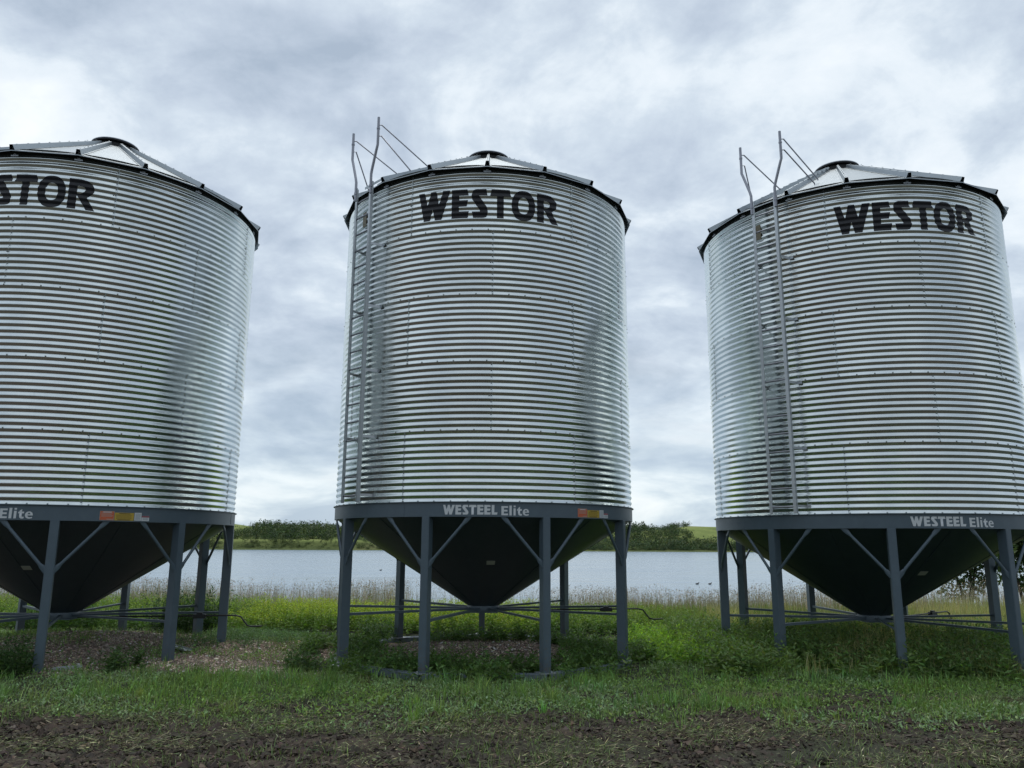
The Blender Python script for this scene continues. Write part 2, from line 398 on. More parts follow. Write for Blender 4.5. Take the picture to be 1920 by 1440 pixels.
mr = N(t, 'ShaderNodeMapRange'); mr.inputs[1].default_value = 1.6; mr.inputs[2].default_value = 4.0; t.links.new(sz.outputs[2], mr.inputs[0])
c = mixc(t, mr.outputs[0], mixc(t, 1.0, c, (0.50, 0.50, 0.55), 'MULTIPLY'), c)
t.links.new(c, p.inputs['Base Color']); p.inputs['Roughness'].default_value = 1.0; p.inputs['Specular IOR Level'].default_value = 0.1
g = np_mesh('hills', np.stack([HX, HY, HZ], -1).reshape(-1, 3), quads, mat=m, smooth=True); link(g); tag(g, kind='structure')

# ------------------------------------------------------------------ plant generators (numpy)
def blades(x, y, z, h, w, lean, col, yaw=None, curve=0.5):
    """curved tapering blades: 5 verts each. returns verts, quads, tris, colours"""
    n = len(x); yaw = rng.uniform(0, 2*np.pi, n) if yaw is None else yaw
    face = yaw+np.pi/2+rng.normal(0, .5, n)
    dx, dy = np.cos(yaw), np.sin(yaw); sx, sy = np.cos(face)*w/2, np.sin(face)*w/2
    v = np.zeros((n, 5, 3))
    for i, (t_, wk) in enumerate(((0, 1.0), (0.55, 0.8))):
        off = lean*h*(t_**(1+curve)); zz = z+h*t_*np.sqrt(np.clip(1-(lean*t_*.7)**2, .05, 1))
        v[:, 2*i, 0] = x+dx*off-sx*wk; v[:, 2*i, 1] = y+dy*off-sy*wk; v[:, 2*i, 2] = zz
        v[:, 2*i+1, 0] = x+dx*off+sx*wk; v[:, 2*i+1, 1] = y+dy*off+sy*wk; v[:, 2*i+1, 2] = zz
    v[:, 4, 0] = x+dx*lean*h; v[:, 4, 1] = y+dy*lean*h; v[:, 4, 2] = z+h*np.sqrt(np.clip(1-(lean*.7)**2, .05, 1))
    b = (np.arange(n)*5)[:, None]
    q = b+np.array([[0, 1, 3, 2]]); t3 = b+np.array([[2, 3, 4]])
    c = np.repeat(col[:, None, :], 5, 1)
    return v.reshape(-1, 3), q, t3, c.reshape(-1, 3)
def leaves(p, d, ln, wd, col):
    """diamond leaves folded along the midrib: p base (n,3) d direction (n,3)"""
    n = len(p); d = d/np.linalg.norm(d, axis=1)[:, None]
    up = np.tile([0, 0, 1.0], (n, 1))+rng.normal(0, .35, (n, 3)); s = np.cross(d, up); s /= np.linalg.norm(s, axis=1)[:, None]+1e-9
    nn = np.cross(s, d)
    v = np.zeros((n, 4, 3)); L = ln[:, None]; Wd = wd[:, None]
    v[:, 0] = p; v[:, 1] = p+d*L*.45+s*Wd/2+nn*Wd*.15; v[:, 2] = p+d*L; v[:, 3] = p+d*L*.45-s*Wd/2+nn*Wd*.15
    b = (np.arange(n)*4)[:, None]; tr = np.concatenate([b+np.array([[0, 1, 2]]), b+np.array([[0, 2, 3]])])
    return v.reshape(-1, 3), None, tr, np.repeat(col[:, None, :], 4, 1).reshape(-1, 3)
def merge(parts):
    vs, qs, ts, cs = [], [], [], []; off = 0
    for v, q, t_, c in parts:
        vs.append(v); cs.append(c)
        if q is not None: qs.append(q+off)
        if t_ is not None: ts.append(t_+off)
        off += len(v)
    return np.concatenate(vs), (np.concatenate(qs) if qs else None), (np.concatenate(ts) if ts else None), np.concatenate(cs)
def plantobj(name, parts, mat, parent=None, loc=None):
    v, q, t_, c = merge(parts)
    if loc is not None: v = v-np.array(loc)
    o = np_mesh(name, v, q, t_, np.clip(c*(1.28 if mat is M['leaf'] else 1.0), 0, 1), mat); link(o, parent)
    if loc is not None and parent is None: o.location = loc
    return o
def cvar(base, n, s=.22, hs=.08):
    b = np.array(base)[None]*np.exp(rng.normal(0, s, (n, 1)))*np.exp(rng.normal(0, hs, (n, 3))); return b
def weed_stems(x, y, z, h, per, llen, base, spread=.35, tipcol=None, stemw=.006):
    """upright leafy stems; leaves all along each stem"""
    n = len(x); yaw = rng.uniform(0, 2*np.pi, n); lean = np.abs(rng.normal(0, spread, n))
    out = [blades(x, y, z, h, np.full(n, stemw)*1.4, lean, cvar(np.array(base)*.7, n), yaw)]
    k = per; X_ = np.repeat(x, k); Y_ = np.repeat(y, k); Z_ = np.repeat(z, k); H = np.repeat(h, k); YW = np.repeat(yaw, k); LN = np.repeat(lean, k)
    t_ = np.tile(np.linspace(.12, 1, k), n)+rng.normal(0, .03, n*k); t_ = np.clip(t_, .05, 1)
    a = np.tile(np.arange(k)*2.4, n)+np.repeat(rng.uniform(0, 6, n), k)
    px = X_+np.cos(YW)*LN*H*t_**1.5; py = Y_+np.sin(YW)*LN*H*t_**1.5; pz = Z_+H*t_*np.sqrt(np.clip(1-(LN*t_*.7)**2, .05, 1))
    d = np.stack([np.cos(a), np.sin(a), rng.uniform(-.25, .9, n*k)*(0.4+t_)], 1)
    L = llen*(1.15-.6*t_)*rng.uniform(.7, 1.3, n*k)
    cc = cvar(base, n*k)
    if tipcol is not None:
        f = (sstep(.45, 1.0, t_)*rng.uniform(.5, 1, n*k))[:, None]; cc = cc*(1-f)+cvar(tipcol, n*k)*f
    out.append(leaves(np.stack([px, py, pz], 1), d, L, L*.36, cc))
    return out
def scatter(x0, x1, y0, y1, n, keep=None):
    x = rng.uniform(x0, x1, n); y = rng.uniform(y0, y1, n)
    if keep is not None:
        k = rng.random(n) < keep(x, y); x = x[k]; y = y[k]
    return x, y
def infan(x, y, m_=1.2):      # stay inside what the camera or a step aside can see
    return (np.abs(x) < 0.70*y+m_).astype(float)
def inring(x, y, r): 
    k = np.zeros_like(x)
    for bx, by, *_ in BINS: k = np.maximum(k, np.hypot(x-bx, y-by) < r)
    return k

G_DARK = (0.095, 0.160, 0.045); G_MID = (0.135, 0.225, 0.066); G_BLUE = (0.160, 0.240, 0.120); G_YEL = (0.20, 0.27, 0.030); STRAW = (0.33, 0.28, 0.19); REED = (0.58, 0.53, 0.44)

def build_plants():
    # --- green carpet of low broad leaves and grass
    def keep(x, y): return infan(x, y)*(1-soil_mask(x, y))**1.5*(1-0.90*gravel_mask(x, y)*(1-.75*sstep(.56, .66, fbm(x, y, 1.3, 3, 83))))*(0.35+.65*sstep(.35, .55, fbm(x, y, 1.6, 3, 12)))*(1-.85*(np.hypot(x-BINS[1][0], y-BINS[1][1]) < 3.22))
    parts = []
    x, y = scatter(-14, 15, 8.2, 17.5, 230000, keep); z = gheight(x, y); n = len(x)
    patch = fbm(x, y, 0.55, 4, 91)[:, None]; pf = sstep(.42, .58, patch)
    base = np.array(G_BLUE)*pf+np.array(G_MID)*(1-pf)
    yel = sstep(.55, .66, fbm(x, y, .8, 3, 44))[:, None]*sstep(11.5, 12.5, y)[:, None]; base = base*(1-yel*.6)+np.array([.12, .13, .035])*yel*.6
    hh = (0.035+0.06*fbm(x, y, 1.1, 3, 66))*rng.uniform(.6, 1.5, n)
    d = np.stack([rng.normal(0, 1, n), rng.normal(0, 1, n), rng.uniform(.1, 1.1, n)], 1)
    col = base*np.exp(rng.normal(0, .28, (n, 1)))*np.exp(rng.normal(0, .07, (n, 3)))
    parts.append(leaves(np.stack([x, y, z+hh*rng.uniform(0, 1, n)], 1), d, rng.uniform(.03, .075, n), rng.uniform(.012, .028, n), col))
    x, y = scatter(-14, 15, 8.2, 17.5, 120000, keep); z = gheight(x, y); n = len(x)
    hh = (.05+.16*sstep(.4, .7, fbm(x, y, .7, 3, 23)))*rng.uniform(.5, 1.3, n)
    parts.append(blades(x, y, z-.01, hh, rng.uniform(.005, .011, n), np.abs(rng.normal(.3, .35, n)), cvar(G_MID, n, .3)))
    xc, yc = scatter(-12, 13, 8.6, 13.0, 900, keep); kk = rng.integers(14, 40, len(xc)); sz_ = rng.uniform(.03, .12, len(xc))
    x = np.repeat(xc, kk); y = np.repeat(yc, kk); S_ = np.repeat(sz_, kk); n = len(x); x = x+rng.normal(0, 1, n)*S_; y = y+rng.normal(0, 1, n)*S_
    hh = np.repeat(rng.uniform(.10, .30, len(xc)), kk)*rng.uniform(.5, 1.1, n)
    cc = np.repeat(cvar((.125, .215, .070), len(xc), .3, .12), kk, 0)*np.exp(rng.normal(0, .2, (n, 1)))
    parts.append(blades(x, y, gheight(x, y)-.01, hh, rng.uniform(.006, .014, n), np.abs(rng.normal(.45, .35, n)), cc))
    o = plantobj('grass', parts, M['leaf']); tag(o, 'low green grass and weeds carpeting the ground in front of the bins', 'grass', kind='stuff')
    # --- cut clippings lying on the soil
    x, y = scatter(-8, 9, 5.6, 11.0, 120000, lambda x, y: infan(x, y)*(.12+.88*sstep(.42, .62, fbm(x, y*1.6, 1.1, 4, 17)))*np.clip(soil_mask(x, y)*1.2+.15, 0, 1)); n = len(x)
    a = rng.normal(.35, .9, n); ln = rng.uniform(.02, .09, n)*np.where(rng.random(n) < .06, 2.2, 1); z = gheight(x, y)+rng.uniform(.008, .055, n)+.02
    d = np.stack([np.cos(a), np.sin(a), rng.normal(.03, .25, n)], 1)
    f = rng.random((n, 1)); cc = np.where(f < .45, cvar((.16, .19, .085), n, .3), np.where(f < .85, cvar((.085, .12, .045), n, .3), cvar((.36, .34, .21), n, .3)))
    parts = [leaves(np.stack([x, y, z], 1), d, ln, rng.uniform(.004, .008, n), cc)]
    x, y = scatter(-8, 9, 5.6, 10.5, 30000, lambda x, y: infan(x, y)*sstep(.48, .64, fbm(x, y, 1.5, 3, 61))); n = len(x)
    parts.append(blades(x, y, gheight(x, y), rng.uniform(.03, .12, n), rng.uniform(.004, .009, n), np.abs(rng.normal(.6, .4, n)), cvar((.14, .20, .07), n, .3)))
    o = plantobj('grass_clippings', parts, M['straw']); tag(o, 'cut grass clippings strewn over the dark soil in the foreground', 'clippings', kind='stuff')
    # --- soil clods
    x, y = scatter(-8, 9, 5.5, 11.0, 90000, lambda x, y: infan(x, y)*soil_mask(x, y)); n = len(x)
    stones('soil_clods', x, y, rng.gamma(1.6, .0065, n)+.005, (.048, .037, .028), .40, 'dark crumbly soil clods lying across the foreground', 'soil', flat=.75)
    # --- gravel
    x, y = scatter(-13, 5, 11.3, 17.8, 110000, lambda x, y: infan(x, y)*gravel_mask(x, y)); n = len(x)
    stones('gravel', x, y, rng.gamma(2.2, .0038, n)+.005, (.35, .275, .22), .62, 'reddish brown and whitish gravel under and between the bins', 'gravel', flat=.6)
    # --- leafy weeds inside and round the middle bin's base ring
    bx, by = BINS[1][:2]
    def kw(x, y):
        d = np.hypot(x-bx, y-by); ang = np.degrees(np.arctan2(x-bx, -(y-by)))
        frontw = np.exp(-((d-2.2)/.36)**2)*(np.abs(ang) < 105)
        inner = np.exp(-(((x-bx+.6)/.5)**2+((y-by+1.7)/.35)**2))*.9
        spill = np.exp(-((d-3.0)/.22)**2)*(np.abs(ang) < 110)*.7*sstep(.53, .64, fbm(x, y, .9, 3, 97))
        back = np.exp(-((y-by-.75-.1*np.sin(x*2))/.22)**2)*(np.abs(x-bx-.35) < 1.5)*.9
        rt = np.exp(-(((x-bx-2.1)/.5)**2+((y-by-.3)/1.4)**2))*.9
        return np.clip((frontw+inner+back+rt)*(.35+.65*sstep(.36, .52, fbm(x, y, 1.9, 3, 71)))+spill, 0, 1)
    x, y = scatter(bx-3.4, bx+3.4, by-3.4, by+2.2, 6500, kw); n = len(x)
    d = np.hypot(x-bx, y-by); h = rng.uniform(.13, .34, n)*(1+.35*(rng.random(n) < .15))*np.where(y > by, .75, 1)
    parts = weed_stems(x, y, gheight(x, y), h, 12, .125, (.088, .160, .048))
    xg, yg = scatter(bx-3.2, bx+3.2, by-3.1, by+.5, 9000, kw); n = len(xg)
    parts.append(blades(xg, yg, gheight(xg, yg), rng.uniform(.1, .3, n), rng.uniform(.006, .012, n), np.abs(rng.normal(.3, .3, n)), cvar(G_DARK, n, .3)))
    o = plantobj('weeds', parts, M['leaf']); tag(o, 'dark green leafy weeds growing round the base ring of the middle bin', 'weeds', kind='stuff')
    # --- weeds and tall grass under and round the right bin
    bx, by = BINS[2][:2]
    def kr(x, y):
        f = sstep(2.8, 3.6, x+.0*y+.35*(fbm(x, y, .9, 3, 15)-.5)+0.25*(y-12.2)*0-0)*sstep(12.0, 12.9, y+.8*(fbm(x, y, .8, 3, 35)-.5)+.04*(x-6))
        return infan(x, y, 3)*f*(.45+.55*sstep(.38, .52, fbm(x, y, 1.4, 3, 19)))
    x, y = scatter(3, 16, 11.8, 17.5, 9500, kr); n = len(x)
    parts = weed_stems(x, y, gheight(x, y), rng.uniform(.18, .50, n)*(.8+.5*fbm(x, y, .8, 2, 39)), 12, .14, (.105, .175, .055))
    o = plantobj('undergrowth', parts, M['leaf']); tag(o, 'dense dark green undergrowth beneath the right bin', 'undergrowth', kind='stuff')
    parts = []
    x, y = scatter(2.6, 22, 12.3, 25, 90000, lambda x, y: infan(x, y, 3)*sstep(2.8, 4.2, x+1.0*(fbm(x, y, .5, 3, 28)-.5)+.12*(y-16))*(.25+.75*sstep(.4, .55, fbm(x, y, .9, 3, 49)))); n = len(x)
    tan = np.clip(sstep(.46, .60, fbm(x, y, .7, 3, 81))+sstep(17.5, 20, y)*.5*sstep(6, 12, x), 0, 1)[:, None]
    tan = np.clip(tan+.95*np.exp(-(((x-8.1)/.55)**2+((y-13.2)/.8)**2))[:, None]+.6*np.exp(-(((x-5.3)/.3)**2+((y-13.0)/.6)**2))[:, None], 0, 1.15)
    cc = cvar((.145, .205, .062), n, .25)*(1-tan*.75)+cvar((.42, .38, .21), n, .25)*tan*.75
    parts.append(blades(x, y, gheight(x, y), rng.uniform(.25, .62, n)*(1-.35*sstep(16, 13, y)), rng.uniform(.006, .012, n), np.abs(rng.normal(.22, .2, n)), cc))
    o = plantobj('tall_grass', parts, M['leaf']); tag(o, 'tall green and tan grass around and behind the right bin', 'tall grass', kind='stuff')
    # --- yellow green shrubby weeds along the back, left and middle
    def ky(x, y):
        return infan(x, y, 2)*np.clip(sstep(17.6, 18.6, y+1.2*(fbm(x, 0*x, .35, 3, 6)-.5)-0*x)*(1-sstep(22.3, 23.2, y)), 0, 1)*(1-sstep(3.0, 5.5, x+1.5*(fbm(x, y, .5, 2, 77)-.5)))
    x, y = scatter(-18, 6, 17, 23.2, 15000, ky); n = len(x)
    yf = np.clip(.25+.9*sstep(-7.5, -4.5, x)*(1-sstep(-.2, 1.2, x)), 0, 1)
    h = rng.uniform(.32, .60, n)*(.72+.6*fbm(x, y, .55, 3, 29))*(1-.25*sstep(-1, 2, x))
    parts = []
    for lo, hi, base, tip in ((0, .5, (.075, .150, .032), (.17, .25, .040)), (.5, 2, (.110, .195, .030), (.30, .37, .035))):
        k = (yf >= lo) & (yf < hi)
        if k.sum(): parts += weed_stems(x[k], y[k], gheight(x[k], y[k]), h[k], 16, .10, base, .22, tip)
    o = plantobj('yellow_weeds', parts, M['leaf']); tag(o, 'bank of yellow green flowering weeds between the bins and the lake', 'weeds', kind='stuff')
    # bright green patch to the right of the middle bin
    x, y = scatter(2.3, 4.6, 13.4, 18.2, 2300, lambda x, y: np.clip(1.3-np.hypot((x-3.3)/1.1, (y-15.8)/2.2), 0, 1)); n = len(x)
    parts = weed_stems(x, y, gheight(x, y), rng.uniform(.15, .38, n), 13, .11, (.14, .27, .045), .3, (.24, .40, .045))
    o = plantobj('nettle_patch', parts, M['leaf']); tag(o, 'bright green nettle patch between the middle and right bins', 'weeds', kind='stuff')
    # bluish mat between left and middle bins
    x, y = scatter(-6.2, -2.9, 14.2, 17.9, 16000, lambda x, y: np.clip(1.25-np.hypot((x+5.1)/1.25, (y-16.0)/1.7), 0, 1)*(1-.8*gravel_mask(x, y))); n = len(x)
    parts = weed_stems(x, y, gheight(x, y), rng.uniform(.06, .17, n), 7, .06, (.080, .150, .062), .5)
    o = plantobj('clover_mat', parts, M['leaf']); tag(o, 'soft blue green weed mat between the left and middle bins', 'weeds', kind='stuff')
    # --- dry reeds at the water's edge
    def kq(x, y): return infan(x, y, 3)*(.15+.85*sstep(.38, .55, fbm(x, y*.4, .55, 3, 58)))
    x, y = scatter(-20, 16, 21.6, 26.5, 30000, kq); n = len(x)
    dens = 1-sstep(9, 13, x); k = rng.random(n) < .35+.65*dens; x = x[k]; y = y[k]; n = len(x)
    h = rng.uniform(.55, 1.12, n)*(.75+.5*fbm(x, y, .35, 3, 68))*(1-.12*sstep(-3, 1, x))
    bright = sstep(-7, -2, x)[:, None]*(1-sstep(1, 3, x))[:, None]
    cc = cvar((.44, .39, .31), n, .28)*(1-bright*.3)+cvar(REED, n, .22)*bright*.3
    green = (rng.random((n, 1)) < .22); cc = np.where(green, cvar((.12, .16, .06), n, .2), cc)
    z = gheight(x, y)
    parts = [blades(x, y, z, h, rng.uniform(.005, .011, n), np.abs(rng.normal(.12, .14, n)), cc, curve=1.0)]
    # seed heads
    k = rng.random(n) < .30; xs, ys, hs = x[k], y[k], h[k]; q = 5; nn_ = k.sum()*q
    P = np.stack([np.repeat(xs, q)+rng.normal(0, .035, nn_), np.repeat(ys, q)+rng.normal(0, .035, nn_), np.repeat(gheight(xs, ys)+hs*.93, q)+rng.uniform(-.10, .07, nn_)], 1)
    D = np.stack([rng.normal(0, .6, nn_), rng.normal(0, .6, nn_), rng.uniform(.2, 1, nn_)], 1)
    parts.append(leaves(P, D, rng.uniform(.03, .07, nn_), rng.uniform(.010, .02, nn_), cvar((.30, .25, .20), nn_, .3)))
    o = plantobj('dry_reeds', parts, M['straw']); tag(o, 'dry tan reeds and seed heads along the lake edge', 'reeds', kind='stuff')
    # --- a few plants that stand apart
    def weed(name, label, cx, cy, r, n_, h0, h1, base, tip=None, ll=.10, per=15, cat='weed'):
        a = rng.uniform(0, 6.28, n_); rr = r*np.sqrt(rng.random(n_)); x = cx+rr*np.cos(a); y = cy+rr*np.sin(a)
        parts = weed_stems(x, y, gheight(x, y)-.01, rng.uniform(h0, h1, n_), per, ll, base, .32, tip)
        o = plantobj(name, parts, M['leaf'], loc=(cx, cy, float(gheight(cx, cy)))); tag(o, label, cat); return o
    weed('leafy_weed', 'dense dark weed clump at the foot of the left bin\'s front leg', -7.2, 11.75, .45, 90, .25, .55, (.050, .100, .034))
    weed('leafy_weed', 'leafy weed on the gravel just left of the middle bin', -3.25, 12.9, .26, 40, .25, .48, (.058, .115, .036))
    weed('leafy_weed', 'low weeds on gravel between the two front legs of the left bin', -5.75, 12.1, .38, 50, .16, .36, (.052, .100, .034))
    weed('leafy_weed', 'tall slim weed in front of the middle bin\'s front right leg', .78, 11.95, .13, 9, .22, .40, (.085, .160, .045))
    weed('shrub', 'round dark shrub behind the cone of the left bin', -6.95, 17.6, .75, 240, .5, 1.0, (.035, .080, .024), ll=.12, cat='shrub')
    weed('shrub', 'bright bushy weed behind the far left legs of the left bin', -9.9, 17.9, .8, 170, .5, .95, (.060, .13, .03), ll=.12, cat='shrub')
    weed('shrub', 'low dark leafy shrub at the far left leg of the middle bin', -2.75, 17.0, .45, 90, .25, .5, (.055, .11, .036), cat='shrub')

def stones(name, x, y, r, base, cv, label, cat, flat=.6):
    # low irregular pebbles: 6 vertices, 8 triangles each
    n = len(x); z = gheight(x, y)+soil_mask(x, y)*.012+r*.2
    o6 = np.array([[1, 0, 0], [0, 1, 0], [-1, 0, 0], [0, -1, 0], [0, 0, 1], [0, 0, -1]], float)
    a = rng.uniform(0, 6.28, n); j = rng.uniform(.6, 1.35, (n, 6, 1)); v = o6[None]*j*r[:, None, None]; v[:, :, 2] *= flat
    v = v+rng.normal(0, .22, v.shape)*r[:, None, None]
    c, s = np.cos(a)[:, None], np.sin(a)[:, None]; vx = v[:, :, 0]*c-v[:, :, 1]*s; vy = v[:, :, 0]*s+v[:, :, 1]*c
    v = np.stack([vx+x[:, None], vy+y[:, None], v[:, :, 2]+z[:, None]], -1)
    f = np.array([[0, 1, 4], [1, 2, 4], [2, 3, 4], [3, 0, 4], [1, 0, 5], [2, 1, 5], [3, 2, 5], [0, 3, 5]])
    tr = ((np.arange(n)*6)[:, None, None]+f[None]).reshape(-1, 3)
    col = np.repeat(cvar(base, n, cv, .07)[:, None], 6, 1).reshape(-1, 3)
    o = np_mesh(name, v.reshape(-1, 3), None, tr, np.clip(col, 0, .75), M['stone']); link(o); tag(o, label, cat, kind='stuff')
m, t, p = newmat('stone'); at = N(t, 'ShaderNodeAttribute', attribute_name='Col'); t.links.new(at.outputs['Color'], p.inputs['Base Color']); p.inputs['Roughness'].default_value = .9
M['stone'] = m

# crowns made of many leaf clumps
def crown(cx, cy, cz, rx, ry, rz, n, ls, base, lob=5, seed=0):
    """leaf faces scattered through several overlapping lobes"""
    r = np.random.default_rng(seed+11)
    lc = r.normal(0, .48, (lob, 3)); lc[:, 2] = r.uniform(-.5, .65, lob); lr = r.uniform(.35, .62, lob)
    li = r.integers(0, lob, n); dr = r.normal(0, 1, (n, 3)); dr /= np.linalg.norm(dr, axis=1)[:, None]
    P = lc[li]+dr*(lr[li]*r.uniform(.55, 1.05, n)**.6)[:, None]
    tone = r.uniform(.75, 1.25, lob)[li][:, None]
    P = P*np.array([rx, ry, rz])+np.array([cx, cy, cz])
    col = np.array(base)[None]*tone*np.exp(r.normal(0, .25, (n, 1)))*np.exp(r.normal(0, .06, (n, 3)))
    d = dr+r.normal(0, .6, (n, 3)); L = ls*r.uniform(.6, 1.4, n)
    return leaves(P, d, L, L*.55, col)

def far_wood():
    r = np.random.default_rng(5); parts = []
    def P2(px, dist): return (px-960)/1469.6*dist
    # (column range, depth range, count, radius, hue)
    def tree(px, t_, rad, base, hfac=1.0):
        dist = 548+t_; x = P2(px, dist); z = float(hill_h(np.array(x), np.array(dist)))
        h = rad*.95*hfac
        parts.append(crown(x, dist, z+h*.55, rad, rad, h, 64, rad*.36, base, 5, int(r.integers(1e6))))
    def hue():
        b = r.random(); c = np.array([.036, .068, .032]) if b < .45 else (np.array([.058, .096, .040]) if b < .8 else np.array([.10, .13, .055]))
        return c*r.uniform(.7, 1.4)
    def inwood(px, t_):
        if px < 720:   # left stretch: wood on the slope, clearing at the far left, grass strip below
            lim = np.interp(px, [300, 350, 400, 440, 470, 500, 560, 600, 720], [40, 40, 50, 60, 85, 160, 170, 150, 160])
            low = 34
            if 345 < px < 432 and t_ > 75 and t_ < 95: return r.random() < .6
            return low < t_ < lim or (px < 380 and r.random() < .5)
        if px < 1180: return 12 < t_ < 165
        lim = np.interp(px, [1180, 1240, 1265, 1285, 1300, 1345, 1450], [165, 165, 120, 95, 70, 52, 50])
        top = 1180 < px < 1288 and t_ > np.interp(px, [1180, 1230, 1288], [100, 110, 132])
        return 10 < t_ < lim or top
    for i in range(9500):
        px = r.uniform(-120, 2050); t_ = r.uniform(8, 168)
        if inwood(px, t_): tree(px, t_, r.uniform(1.5, 3.0)*(.7+.9*float(fbm(np.array(px*.02), np.array(t_*.03), 1, 2))), hue(), r.uniform(.7, 1.6))
    for i in range(2600):    # shoreline willows
        px = r.uniform(-120, 2050); t_ = r.uniform(3, 24)
        if px < 720:
            if fbm(np.array(px*.05), np.array(0.), 1, 2)[()] < .45 and r.random() < .8: continue
            tree(px, t_, r.uniform(.7, 1.7), np.array([.055, .085, .030]), .8)
        else: tree(px, t_, r.uniform(1.2, 2.4), hue()*1.1, .8)
    o = plantobj('far_woods', parts, M['wood']); tag(o, 'dark green woods covering the hills across the lake', 'woods', kind='stuff')
    # reeds fringe at the far shore
far_wood()

def near_tree(name, label, x, y, h, rx, n, base, trunk_lean=0.0, cat='tree', ls=.16, trunks=3, seed=1):
    z = float(gheight(x, y)); root = empty(name, (x, y, z)); r = random.Random(seed)
    mb = MB()
    for k in range(trunks):
        a = 6.28*k/trunks+r.random(); s = rx*.45; top = Vector((math.cos(a)*s+trunk_lean, math.sin(a)*s, h*.82))
        p0 = Vector((math.cos(a)*.08, math.sin(a)*.08, -.1)); mid = p0.lerp(top, .5)+Vector((r.uniform(-.1, .1), r.uniform(-.1, .1), .12))
        mb.tube([p0, p0.lerp(mid, .5)+Vector((.03, 0, 0)), mid, mid.lerp(top, .55), top], .05, 7, radii=[.07, .055, .042, .028, .012])
        for j in range(6):
            q = p0.lerp(top, .35+.1*j); b = r.uniform(0, 6.28); e = q+Vector((math.cos(b), math.sin(b), r.uniform(.2, .9)))*rx*r.uniform(.3, .6)
            mb.tube([q, q.lerp(e, .5)+Vector((0, 0, .05)), e], .02, 5, radii=[.02, .013, .005])
    mb.build('trunk', M['bark'], root, smooth='all')
    v = crown(0, 0, h*.56, rx, rx, h*.46, n, ls, base, 9, seed)
    o = plantobj('crown', [v], M['leaf'], parent=root)
    tag(root, label, cat); return root
m, t, p = newmat('bark'); oc = obj_coord(t); c = ramp(t, noise(t, oc, 9, 6, .7), [(.3, (.035, .028, .022)), (.7, (.13, .11, .09))]); t.links.new(c, p.inputs['Base Color']); p.inputs['Roughness'].default_value = .95; M['bark'] = m
near_tree('bush', 'low sparse bush just right of the cone of the right bin, nearest the lake view', 16.9, 30.0, 2.7, 1.5, 6500, (.075, .12, .05), seed=3, cat='bush')
near_tree('bush', 'full dark green bush behind the far right leg of the right bin', 19.4, 30.5, 3.7, 1.9, 12000, (.075, .125, .045), seed=5, cat='bush')
near_tree('willow_tree', 'tall loose grey green tree at the right edge behind the bushes', 22.4, 33.0, 4.9, 2.1, 11000, (.11, .145, .07), seed=8, ls=.15)
near_tree('bush', 'dark bush at the extreme right edge beyond the last leg', 21.6, 29.0, 3.0, 1.7, 9000, (.07, .115, .042), seed=13, cat='bush')
build_plants()

# ------------------------------------------------------------------ grain bins
RB = 2.743; ZR = 2.55; PER = 0.1016; T = 11*PER; NT = 5; HR = 0.230; ZTOP = ZR+NT*T; AMP = 0.0098
RE, ZE, RC, ZC = 2.852, 8.118, 0.40, 9.57
ZT = 0.795      # hopper outlet
PHASES = (0, .05, .13, .25, .37, .45, .5, .55, .63, .75, .87, .95)
def rcor(z): return RB+AMP*np.arcsin(.93*np.cos(2*np.pi*(np.asarray(z)-ZR)/PER))/math.asin(.93)   # straight flanks, tight crests
def wobble(a, z): return 0.0012*np.sin(a*7+z*1.7)+0.0006*np.sin(a*17+z*4.1+1)+0.0003*np.sin(a*41-z*2.3)

